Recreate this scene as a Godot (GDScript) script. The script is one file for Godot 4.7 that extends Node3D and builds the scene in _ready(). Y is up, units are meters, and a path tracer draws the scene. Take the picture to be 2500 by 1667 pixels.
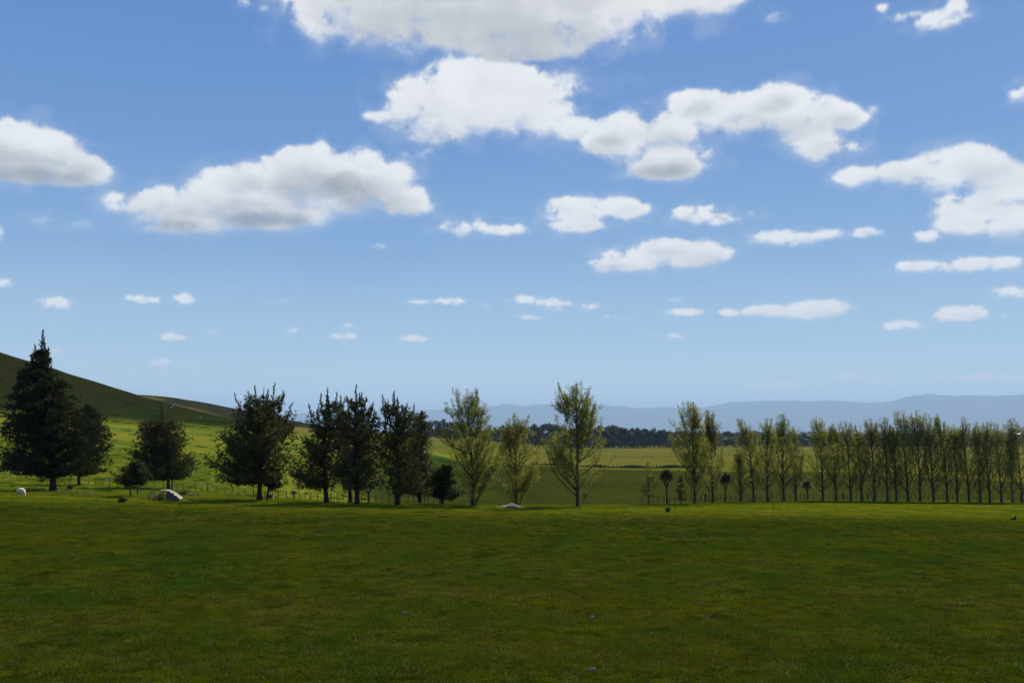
extends Node3D
# A sheep paddock on a terrace in the shade of a passing cloud, pines and poplars along its rim, a sunlit hill, a plain and hazy ranges behind.
# x runs right, -z away from the camera; d = -z is the distance into the scene.

const CONIFERS = [
	["conifer_tree", "tall dark conifer with thin spire top at the far left, sheep beside it", -47.1, -102.99, 16.68, -1.69, [[1.56, -6.47, 4.24], [2.72, -6.69, 4.82], [4.5, -6.33, 4.73], [5.84, -5.89, 4.1], [7.62, -5.44, 3.3], [9.41, -4.82, 2.01], [11.19, -4.37, 0.89], [12.75, -3.66, -0.45], [13.33, -2.94, -0.8], [14.22, -2.41, -1.07], [15.21, -2.1, -1.29], [16.68, -1.78, -1.56]], [[-1.69, 16.81], [-2.41, 15.21], [-1.07, 14.98], [-2.94, 14.22], [-0.67, 13.15], [-3.57, 12.62], [-1.38, 15.88], [-2.01, 15.52], [-0.09, 11.99], [-4.1, 11.73]], "cypress", 0.55],
	["conifer_tree", "lower bushy conifer close behind the tall spired conifer", -53.33, -123.66, 9.85, 0.48, [[1.01, -1.66, 3.7], [2.89, -2.2, 3.59], [5.41, -2.2, 3.86], [7.17, -1.66, 3.16], [8.51, -0.86, 2.52], [9.85, 0.21, 1.29]], [[2.73, 8.14]], "cypress", 0.3],
	["pine_tree", "rounded leaning pine above the broken shelter", -41.12, -120.15, 10.4, -1.04, [[1.29, -3.33, 3.12], [2.6, -4.16, 3.28], [3.9, -4.58, 3.18], [5.46, -4.48, 2.03], [7.02, -4.16, 2.19], [8.58, -3.12, 0.99], [9.62, -2.08, 0.0], [10.4, -1.35, -0.73]], [[-1.04, 10.4]], "round_pine", 0.3],
	["umbrella_tree", "small flat-bottomed dark tree beside the thick leaning post", -35.06, -92.35, 3.39, 0.04, [[1.44, -1.48, 1.44], [1.96, -1.64, 1.76], [2.56, -1.24, 1.76], [3.03, -0.76, 1.44], [3.39, 0.04, 0.84]], [], "broad", 0.14],
	["pine_tree", "broad many-topped pine, leftmost of the clustered pines", -22.3, -88.7, 10.34, 0.19, [[1.51, -2.88, 2.11], [2.43, -3.84, 2.49], [3.58, -4.61, 2.96], [4.73, -4.41, 2.96], [6.27, -3.65, 2.96], [7.8, -2.8, 2.88], [8.57, -2.11, 2.69], [9.34, -1.34, 2.11], [9.91, -0.88, 1.73], [10.34, -0.38, 1.15]], [[-0.81, 10.34], [1.15, 10.49], [-2.3, 9.53], [2.11, 9.53], [0.58, 9.91], [-1.34, 9.8], [2.8, 8.76]], "pine", 0.42],
	["pine_tree", "pine with low drooping left branches, second of the clustered pines", -15.85, -85.99, 9.78, -0.04, [[1.19, -2.05, 0.93], [1.82, -3.16, 1.12], [2.75, -3.35, 1.49], [4.05, -2.9, 1.56], [5.91, -2.31, 1.67], [7.4, -1.79, 1.67], [8.52, -1.04, 1.49], [9.26, -0.56, 0.93], [9.78, -0.3, 0.3]], [[-0.74, 9.52], [-0.04, 9.9], [0.63, 9.6], [-1.56, 8.59], [1.49, 9.08]], "pine", 0.36],
	["pine_tree", "leaning pine tucked behind the tallest clustered pine", -14.06, -87.62, 9.24, -0.95, [[1.28, -1.33, 1.71], [2.99, -1.71, 1.71], [6.02, -1.71, 1.33], [7.92, -1.52, 0.95], [9.24, -1.25, -0.19]], [[-1.1, 9.51]], "pine", 0.34],
	["pine_tree", "tallest pine in the middle of the cluster with a sharp top", -12.98, -84.29, 9.99, -0.22, [[1.17, -1.64, 1.82], [2.26, -2.01, 2.04], [4.09, -2.01, 2.19], [5.91, -1.82, 2.19], [7.37, -1.53, 1.9], [8.46, -1.17, 1.28], [9.37, -0.73, 0.55], [9.99, -0.44, 0.0]], [[-0.26, 10.14], [-1.09, 9.19], [0.73, 9.08], [0.22, 9.45], [1.17, 8.65]], "pine", 0.38],
	["pine_tree", "rightmost spiky pine of the cluster, standing on a straight trunk", -9.71, -85.07, 9.61, -0.33, [[0.85, -1.03, 1.21], [1.96, -1.69, 2.5], [3.43, -1.84, 2.58], [4.9, -1.84, 2.43], [6.37, -1.84, 2.21], [7.48, -1.73, 1.84], [8.4, -1.55, 1.21], [9.13, -0.99, 0.48], [9.61, -0.59, -0.07]], [[-0.33, 9.76], [-1.32, 9.39], [0.74, 8.73], [1.4, 8.58], [-0.88, 8.95]], "pine", 0.36],
	["round_tree", "round-topped greyish tree behind the rightmost spiky pine", -8.38, -90.96, 8.49, 0.12, [[0.81, -1.3, 1.46], [2.39, -1.5, 1.65], [4.35, -1.1, 1.14], [6.32, -0.91, 1.14], [7.7, -0.71, 1.14], [8.49, -0.31, 0.47]], [], "broad_grey", 0.3],
	["small_tree", "small black-green tree between the pines and the pale poplars", -6.05, -87.47, 3.56, 0.23, [[0.87, -1.17, 1.74], [1.63, -1.32, 1.74], [2.57, -1.17, 1.48], [3.33, -0.61, 1.1], [3.56, -0.23, 0.53]], [], "broad", 0.28],
	["small_tree", "small crooked tree behind the leftmost clustered pine", -22.01, -90.51, 2.98, 0.39, [[1.37, -0.35, 1.41], [2.04, -0.55, 1.57], [2.63, -0.35, 1.33], [2.98, 0.04, 1.02]], [], "broad", 0.2],
]
const POPLARS = [
	["pale bushy poplar with several stems, nearest the dark pines", -3.37, -86.55, 10.38, -0.67, 3.11, 2.55, 13000, 12],
	["shorter bushy poplar with several stems beside the white rubble", 0.49, -94.89, 8.96, -0.41, 1.85, 2.59, 8000, 14],
	["tallest poplar, standing alone on a single trunk right of the rubble", 5.79, -88.72, 11.32, -0.04, 3.07, 2.49, 14000, 2],
	["tall wide poplar next to the cabbage tree, first of the right-hand group", 18.88, -103.68, 10.83, -0.31, 2.42, 1.48, 9000, 4],
	["narrow poplar just right of the tall wide poplar", 21.39, -107.02, 10.28, -0.37, 1.3, 1.3, 5500, 2],
	["short thin young poplar at the left start of the right-hand row", 25.58, -112.6, 6.13, 0.05, 0.94, 0.94, 1600, 4],
	["slender poplar in the right-hand row, twenty-second from the right edge", 27.78, -115.49, 9.88, -1.2, 1.68, 1.68, 5000, 2],
	["slender poplar in the right-hand row, twenty-first from the right edge", 30.14, -118.47, 10.18, 0.1, 1.48, 1.48, 4500, 2],
	["slender poplar in the right-hand row, twentieth from the right edge", 33.02, -122.11, 10.96, 0.11, 1.71, 1.71, 5500, 4],
	["slender poplar in the right-hand row, nineteenth from the right edge", 35.33, -125.02, 9.55, -0.16, 1.3, 1.3, 3500, 2],
	["slender poplar in the right-hand row, eighteenth from the right edge", 39.71, -128.33, 10.9, -0.33, 2.13, 2.13, 6000, 2],
	["slender poplar in the right-hand row, seventeenth from the right edge", 41.75, -129.5, 10.39, -0.28, 1.21, 1.21, 3000, 4],
	["slender poplar in the right-hand row, sixteenth from the right edge", 44.11, -130.85, 10.67, -0.51, 1.83, 1.83, 5000, 2],
	["slender poplar in the right-hand row, fifteenth from the right edge", 45.87, -131.86, 10.36, -0.46, 1.23, 1.23, 3000, 2],
	["slender poplar in the right-hand row, fourteenth from the right edge", 47.96, -132.88, 11.26, -0.35, 1.86, 1.86, 5000, 4],
	["slender poplar in the right-hand row, thirteenth from the right edge", 49.98, -133.69, 11.46, -0.23, 1.74, 1.74, 5000, 2],
	["slender poplar in the right-hand row, twelfth from the right edge", 51.35, -134.24, 10.48, -0.12, 1.25, 1.25, 3000, 2],
	["slender poplar in the right-hand row, eleventh from the right edge", 53.21, -134.98, 12.65, -0.99, 1.89, 1.89, 5500, 4],
	["slender poplar in the right-hand row, tenth from the right edge", 55.16, -135.76, 12.57, -0.12, 1.97, 1.97, 5500, 2],
	["slender poplar in the right-hand row, ninth from the right edge", 57.28, -136.61, 12.13, -0.53, 1.99, 1.99, 5500, 2],
	["slender poplar in the right-hand row, eighth from the right edge", 59.57, -137.53, 12.41, -0.65, 1.79, 1.79, 5500, 4],
	["slender poplar in the right-hand row, seventh from the right edge", 61.23, -138.19, 10.57, -0.12, 1.44, 1.44, 3000, 2],
	["slender poplar in the right-hand row, sixth from the right edge", 63.2, -138.98, 12.03, -0.66, 1.95, 1.95, 5000, 2],
	["slender poplar in the right-hand row, fifth from the right edge", 65.12, -139.75, 11.21, -0.18, 1.6, 1.6, 4000, 4],
	["slender poplar in the right-hand row, fourth from the right edge", 66.76, -140.41, 11.58, -0.49, 1.6, 1.6, 4500, 2],
	["slender poplar in the right-hand row, third from the right edge", 68.8, -141.22, 11.54, -0.67, 1.76, 1.76, 4500, 2],
	["slender poplar in the right-hand row, second from the right edge", 70.71, -141.98, 10.02, -0.18, 1.25, 1.25, 2000, 4],
	["slender poplar at the right edge of the picture, last in the row", 72.35, -142.56, 12.24, -0.93, 2.07, 2.07, 5500, 2],
]
const CABBAGES = [
	["spherical-headed cabbage tree on a bare forked trunk, left of the wide poplar", 15.7, -101.41, 3.02, 0.79],
	["cabbage tree with wide head between two poplars", 23.64, -111.52, 2.79, 0.8],
	["small cabbage tree with dark round head among the row poplars", 38.41, -131.09, 2.18, 0.79],
]
const SAPLINGS = [
	["thin see-through young tree left of the cabbage tree", 13.26, -97.65, 4.47, 1.27],
	["spindly sapling between the cabbage tree and the wide poplar", 17.28, -102.69, 3.18, 0.67],
]
const FENCE_LEFT = [
	[-68.39, -135.0, 0],
	[-67.51, -135.0, 0],
	[-66.68, -135.0, 0],
	[-65.98, -135.0, 0],
	[-65.34, -135.0, 0],
	[-64.58, -134.76, 0],
	[-63.42, -134.29, 0],
	[-61.97, -133.56, 0],
	[-60.47, -132.56, 0],
	[-58.46, -130.42, 0],
	[-56.45, -128.17, 0],
	[-53.05, -125.79, 0],
	[-51.21, -123.35, 0],
	[-49.46, -121.04, 0],
	[-47.94, -119.62, 1],
	[-46.6, -118.45, 0],
	[-45.2, -117.36, 2],
	[-44.07, -116.54, 0],
	[-42.89, -115.81, 1],
	[-41.97, -115.34, 0],
	[-40.89, -114.99, 0],
	[-39.98, -115.08, 0],
	[-39.06, -115.46, 2],
	[-38.77, -116.1, 0],
	[-38.31, -117.01, 0],
	[-37.97, -118.16, 0],
	[-37.52, -119.17, 0],
	[-37.04, -119.94, 0],
	[-36.53, -120.48, 1],
	[-35.48, -120.48, 0],
	[-33.79, -118.25, 0],
	[-32.34, -115.97, 0],
	[-30.9, -113.65, 0],
	[-29.43, -111.28, 0],
	[-27.99, -108.86, 1],
	[-26.23, -106.33, 0],
	[-25.41, -103.92, 0],
	[-24.09, -101.38, 0],
	[-22.88, -98.81, 0],
	[-21.6, -96.19, 0],
	[-20.84, -95.92, 1],
	[-20.14, -95.58, 0],
	[-19.59, -95.31, 0],
	[-19.0, -95.02, 0],
	[-18.36, -94.71, 0],
	[-17.64, -94.36, 0],
	[-17.01, -94.05, 0],
	[-16.3, -93.71, 0],
	[-15.68, -93.41, 0],
	[-14.8, -92.98, 0],
	[-13.85, -92.51, 0],
	[-13.12, -92.15, 2],
	[-12.47, -92.07, 0],
	[-11.89, -92.2, 0],
	[-11.34, -92.32, 0],
	[-10.84, -92.43, 0],
	[-10.25, -92.55, 0],
	[-9.62, -92.69, 0],
	[-9.07, -92.81, 0],
	[-8.64, -92.9, 0],
	[-8.05, -93.03, 0],
	[-7.69, -93.11, 0],
	[-7.26, -93.2, 0],
	[-6.7, -93.33, 1],
]
const FENCE_RIGHT = [
	[13.43, -103.84, 0],
	[14.7, -105.27, 0],
	[15.42, -106.09, 0],
	[16.18, -106.94, 0],
	[16.9, -107.76, 0],
	[17.58, -108.53, 0],
	[18.26, -109.35, 0],
	[19.04, -110.39, 0],
	[19.81, -111.42, 0],
	[21.36, -113.48, 0],
	[22.0, -114.33, 2],
	[22.55, -115.07, 0],
	[23.68, -116.58, 0],
	[24.34, -117.46, 0],
	[26.06, -119.75, 0],
	[26.95, -120.93, 0],
	[27.83, -122.05, 0],
	[28.71, -123.16, 0],
	[29.42, -124.05, 0],
	[30.42, -125.33, 0],
	[31.37, -126.52, 0],
	[32.34, -127.74, 0],
	[33.33, -128.99, 0],
	[34.25, -130.15, 0],
	[35.05, -131.17, 0],
	[36.05, -132.43, 0],
	[36.94, -133.25, 0],
	[37.73, -133.7, 0],
	[38.49, -134.14, 0],
	[39.16, -134.52, 0],
	[39.81, -134.89, 0],
	[40.66, -135.38, 0],
	[41.56, -135.89, 0],
	[42.3, -136.31, 0],
	[43.14, -136.79, 0],
	[43.81, -137.18, 0],
	[44.61, -137.64, 0],
	[45.57, -138.18, 2],
	[46.23, -138.56, 0],
	[46.98, -138.99, 0],
	[47.72, -139.29, 0],
	[48.86, -139.75, 0],
	[49.64, -140.06, 2],
	[51.11, -140.64, 0],
	[51.91, -140.97, 0],
	[52.7, -141.28, 0],
	[53.42, -141.57, 0],
	[54.14, -141.86, 0],
	[54.91, -142.17, 0],
	[55.53, -142.41, 0],
	[56.18, -142.67, 0],
	[56.89, -142.96, 0],
	[57.58, -143.23, 0],
	[58.89, -143.75, 0],
	[59.85, -144.14, 0],
	[60.78, -144.51, 0],
	[61.69, -144.88, 0],
	[62.37, -145.15, 0],
	[63.94, -145.78, 0],
	[64.74, -146.09, 0],
	[65.58, -146.43, 0],
	[66.2, -146.68, 0],
	[67.6, -147.24, 0],
	[68.38, -147.55, 0],
	[69.64, -148.06, 0],
	[71.19, -148.67, 0],
	[72.44, -149.07, 0],
	[73.64, -149.27, 0],
	[74.83, -149.47, 0],
	[75.54, -149.59, 0],
	[76.46, -149.74, 0],
	[77.45, -149.91, 0],
]
const FENCE_FAR_A = [
	[9.15, -430.0, 0],
	[10.9, -431.77, 0],
	[12.66, -433.39, 0],
	[14.43, -434.7, 1],
	[16.19, -435.59, 0],
	[17.93, -435.98, 0],
	[19.66, -435.84, 0],
	[21.36, -435.18, 0],
	[23.02, -434.05, 0],
	[24.66, -432.56, 0],
	[26.27, -430.85, 1],
	[27.87, -429.05, 0],
	[29.45, -427.34, 0],
	[31.04, -425.87, 0],
	[32.65, -424.77, 0],
	[34.28, -424.13, 0],
	[35.96, -424.02, 0],
	[37.68, -424.45, 1],
	[39.45, -425.36, 0],
	[41.27, -426.7, 0],
	[43.12, -428.32, 0],
	[45.01, -430.1, 0],
	[46.91, -431.87, 0],
	[48.81, -433.47, 0],
	[50.68, -434.76, 1],
	[52.51, -435.63, 0],
	[54.28, -435.99, 0],
	[55.99, -435.82, 0],
	[57.63, -435.13, 0],
	[59.2, -433.98, 0],
	[60.71, -432.47, 0],
	[62.18, -430.75, 1],
	[63.62, -428.95, 0],
	[65.06, -427.25, 0],
	[66.53, -425.8, 0],
	[68.05, -424.72, 0],
	[69.63, -424.11, 0],
	[71.3, -424.03, 0],
	[73.06, -424.48, 1],
	[74.92, -425.43, 0],
	[76.85, -426.78, 0],
	[78.85, -428.42, 0],
]
const FENCE_FAR_B = [
	[12.78, -600.0, 0],
	[14.94, -601.77, 0],
	[17.12, -603.39, 0],
	[19.29, -604.7, 1],
	[21.46, -605.59, 0],
	[23.62, -605.98, 0],
	[25.75, -605.84, 0],
	[27.86, -605.18, 0],
	[29.95, -604.05, 0],
	[32.0, -602.56, 0],
	[34.04, -600.85, 1],
	[36.05, -599.05, 0],
	[38.06, -597.34, 0],
	[40.07, -595.87, 0],
	[42.1, -594.77, 0],
	[44.16, -594.13, 0],
	[46.25, -594.02, 0],
	[48.38, -594.45, 1],
	[50.56, -595.36, 0],
	[52.78, -596.7, 0],
	[55.04, -598.32, 0],
	[57.33, -600.1, 0],
	[59.62, -601.87, 0],
	[61.92, -603.47, 0],
	[64.19, -604.76, 1],
	[66.42, -605.63, 0],
	[68.6, -605.99, 0],
	[70.72, -605.82, 0],
	[72.78, -605.13, 0],
	[74.78, -603.98, 0],
	[76.72, -602.47, 0],
	[78.63, -600.75, 1],
	[80.51, -598.95, 0],
	[82.39, -597.25, 0],
	[84.3, -595.8, 0],
	[86.24, -594.72, 0],
	[88.26, -594.11, 0],
	[90.34, -594.03, 0],
	[92.51, -594.48, 1],
	[94.77, -595.43, 0],
	[97.09, -596.78, 0],
	[99.48, -598.42, 0],
	[101.89, -600.2, 0],
	[104.32, -601.96, 0],
	[106.73, -603.55, 0],
	[109.09, -604.82, 1],
	[111.39, -605.66, 0],
	[113.59, -606.0, 0],
	[115.7, -605.79, 0],
	[117.7, -605.07, 0],
	[119.6, -603.9, 0],
	[121.43, -602.38, 0],
]
const BELT = [
	[-77.37, -835.4, 13.42, 3],
	[-71.24, -814.17, 13.78, 1],
	[-67.7, -797.44, 11.64, 0],
	[-66.44, -816.75, 11.98, 3],
	[-64.09, -837.21, 14.49, 3],
	[-58.45, -798.04, 13.7, 2],
	[-57.57, -838.98, 16.07, 1],
	[-52.08, -806.37, 13.03, 3],
	[-49.28, -795.93, 13.78, 3],
	[-46.93, -816.83, 15.95, 0],
	[-44.97, -835.31, 15.82, 0],
	[-41.24, -817.43, 13.74, 0],
	[-38.26, -810.99, 13.48, 2],
	[-29.47, -836.81, 10.38, 2],
	[-25.76, -829.29, 7.78, 2],
	[-23.03, -844.97, 7.99, 1],
	[-17.78, -837.01, 9.96, 0],
	[-14.66, -848.19, 12.7, 3],
	[-11.24, -830.35, 11.67, 4],
	[-8.5, -914.93, 16.32, 3],
	[-4.87, -914.9, 16.04, 0],
	[-0.53, -922.05, 14.16, 3],
	[1.89, -915.44, 17.83, 1],
	[5.57, -895.06, 16.58, 3],
	[9.4, -922.93, 18.14, 2],
	[13.51, -896.01, 17.22, 2],
	[18.43, -921.18, 19.11, 1],
	[21.13, -916.16, 20.07, 4],
	[23.68, -878.67, 17.42, 4],
	[28.32, -901.36, 20.31, 4],
	[33.04, -902.66, 21.34, 4],
	[38.22, -927.36, 21.31, 4],
	[41.68, -914.76, 20.2, 1],
	[46.59, -929.03, 19.96, 4],
	[52.09, -947.94, 20.62, 0],
	[55.19, -934.7, 18.9, 3],
	[59.94, -939.54, 19.04, 2],
	[62.82, -912.45, 20.8, 0],
	[66.46, -907.45, 20.68, 0],
	[71.57, -922.48, 20.08, 3],
	[76.86, -939.02, 18.35, 2],
	[86.33, -990.34, 21.03, 4],
	[88.68, -966.53, 18.93, 0],
	[92.02, -981.75, 20.69, 2],
	[95.58, -957.52, 21.3, 4],
	[102.08, -996.66, 21.39, 2],
	[105.05, -979.53, 19.13, 2],
	[108.63, -983.15, 19.31, 3],
	[109.5, -967.41, 18.86, 1],
	[119.29, -1004.52, 18.08, 3],
	[117.99, -969.7, 18.85, 1],
	[120.2, -955.83, 19.28, 1],
	[129.09, -983.18, 18.08, 2],
	[132.16, -984.62, 17.8, 1],
	[138.4, -1002.45, 18.29, 0],
	[144.54, -1021.12, 18.89, 1],
	[145.58, -987.56, 18.51, 0],
	[154.51, -1021.77, 17.64, 1],
	[150.12, -975.0, 18.29, 0],
	[159.67, -1005.08, 14.79, 1],
	[162.12, -997.11, 14.89, 4],
	[172.07, -1027.7, 15.57, 4],
	[171.83, -1001.13, 14.72, 1],
	[182.1, -1022.99, 13.92, 2],
	[182.35, -1004.4, 13.47, 0],
	[186.34, -1005.93, 15.43, 1],
	[186.65, -988.0, 15.71, 4],
	[196.27, -1012.08, 15.06, 1],
	[197.52, -992.8, 13.37, 1],
	[205.14, -1005.49, 13.69, 0],
	[205.14, -988.39, 13.23, 4],
	[214.12, -1009.01, 15.51, 3],
	[223.76, -1032.49, 16.08, 4],
	[222.47, -1005.22, 13.66, 2],
	[224.98, -994.49, 15.06, 0],
	[239.43, -1039.11, 12.12, 2],
	[242.33, -1027.06, 15.24, 3],
	[248.78, -1030.11, 12.86, 1],
	[253.17, -1033.36, 11.57, 4],
	[263.16, -1049.34, 12.73, 1],
	[259.77, -1011.95, 11.44, 2],
	[274.97, -1049.05, 14.09, 2],
	[271.14, -1017.48, 13.05, 1],
	[283.35, -1044.22, 14.31, 4],
	[280.16, -1014.84, 11.34, 3],
	[283.17, -1006.75, 13.8, 0],
	[290.63, -1014.09, 10.22, 4],
	[294.45, -1005.31, 13.54, 1],
	[312.16, -1051.58, 9.76, 1],
	[307.96, -1016.33, 12.27, 0],
	[311.46, -1015.24, 8.96, 1],
	[322.71, -1033.62, 11.8, 1],
	[333.39, -1054.61, 10.09, 3],
	[335.7, -1038.34, 10.5, 0],
	[334.38, -1018.07, 11.28, 0],
	[344.21, -1034.4, 11.59, 2],
	[355.27, -1050.0, 9.49, 2],
	[352.14, -1024.83, 9.18, 1],
	[346.77, -991.63, 11.29, 2],
	[358.73, -1009.63, 11.56, 2],
	[364.41, -1011.86, 14.27, 4],
	[361.19, -989.99, 13.21, 1],
	[367.56, -990.62, 11.33, 2],
	[372.19, -987.82, 13.78, 0],
	[391.72, -1023.11, 8.9, 2],
	[384.83, -992.45, 11.47, 2],
	[398.25, -1011.56, 10.0, 2],
	[394.26, -986.92, 9.11, 4],
	[397.41, -981.34, 13.33, 1],
	[419.44, -1023.01, 14.38, 3],
	[414.52, -996.15, 11.17, 2],
	[421.34, -1000.93, 13.03, 3],
	[428.58, -1004.12, 8.66, 4],
	[432.12, -997.65, 13.41, 0],
	[446.31, -1016.13, 14.36, 3],
	[439.63, -990.31, 11.47, 4],
	[442.64, -985.77, 10.0, 2],
	[447.54, -983.24, 11.26, 4],
	[470.38, -1021.98, 8.97, 3],
	[472.79, -1014.34, 11.85, 4],
	[462.92, -980.31, 14.1, 3],
	[488.8, -1022.82, 10.68, 3],
	[491.29, -1019.73, 12.34, 3],
	[486.05, -997.89, 13.29, 0],
	[499.9, -1011.88, 11.83, 4],
	[499.06, -1001.58, 8.05, 1],
	[513.08, -1017.18, 9.28, 1],
	[511.26, -1001.0, 13.48, 3],
	[529.16, -1024.45, 9.46, 0],
	[531.73, -1018.49, 13.99, 2],
	[539.67, -1022.87, 9.9, 1],
	[520.62, -977.06, 10.86, 4],
	[527.14, -979.42, 11.15, 3],
]
const SHEEP = Vector3(-45.03, 0, -92.12)
const BIRD = Vector3(41.13, 0, -82.50)
const SHELTER = Vector3(-29.77, 0, -87.84)
const THICK_POST = Vector3(-36.88, 0, -98.82)
const PICKETS = Vector3(-33.52, 0, -93.40)
const WEED_BUSH = Vector3(13.14, 0, -84.92)
const WEED_STICK = Vector3(14.50, 0, -89.39)
const RUBBLE = Vector3(-0.04, 0, -86.64)
const MOUND_A = Vector3(-33.38, 0, -105.47)
const MOUND_B = Vector3(-28.02, 0, -89.06)
const MOUND_C = Vector3(-25.76, 0, -88.06)
const BUSH_A = Vector3(-32.26, 0, -98.45)
const BUSH_B = Vector3(-48.27, 0, -109.78)
const BUSH_C = Vector3(-31.28, 0, -80.76)
const BUSH_D = Vector3(-60.42, 0, -129.04)
const LOG = Vector3(-22.60, 0, -87.62)
const STUMP = Vector3(-23.41, 0, -97.46)
const BROKEN_RAIL = Vector3(11.64, 0, -95.41)
const PALE_STONE_A = Vector3(2.57, 0, -32.64)
const PALE_STONE_B = Vector3(2.00, 0, -25.41)
const PALE_STONE_C = Vector3(-3.53, 0, -33.26)
const BUSH_E = Vector3(-31.93, 0, -147.19)
const BUSH_F = Vector3(16.61, 0, -227.07)
const SLEEPER = Vector3(5.64, 0, -84.70)
const WEEDS = [
	[-48.55, -98.69],
	[-47.31, -98.08],
	[-48.01, -100.69],
	[-47.03, -99.81],
	[-47.75, -102.47],
	[-44.33, -98.82],
	[-42.95, -96.86],
	[-41.5, -94.81],
	[-41.59, -96.25],
	[-40.73, -95.41],
	[-39.31, -93.52],
	[-45.08, -101.45],
	[-32.4, -90.07],
	[-31.8, -89.17],
	[-30.64, -87.29],
]
const HILL_SHEEP = [
	[-119.7, -352.5],
	[-95.51, -305.96],
	[-114.56, -335.26],
]
const RIDGE = [
	[-16.43, 480.98],
	[-11.73, 567.54],
	[-7.85, 638.83],
	[-5.38, 681.01],
	[-3.65, 708.71],
	[-1.65, 749.03],
	[-0.65, 866.96],
	[0.6, 847.35],
	[1.85, 892.71],
	[3.85, 878.13],
	[5.09, 850.59],
	[5.88, 784.44],
	[6.23, 809.93],
	[6.57, 770.43],
	[7.31, 743.3],
	[8.54, 766.95],
	[10.48, 749.78],
	[11.45, 824.24],
	[12.41, 923.55],
	[14.07, 942.7],
	[15.25, 950.33],
	[16.08, 984.2],
	[16.4, 932.38],
	[17.09, 954.05],
	[18.45, 934.44],
	[19.57, 878.91],
	[20.56, 885.65],
	[20.94, 907.93],
	[21.55, 1001.58],
	[22.2, 1057.69],
	[22.63, 1114.9],
	[23.38, 1096.79],
	[24.11, 1030.89],
	[25.35, 1044.4],
	[26.16, 1025.57],
	[27.2, 1051.25],
	[30.05, 966.55],
	[33.65, 875.21],
]
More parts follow.
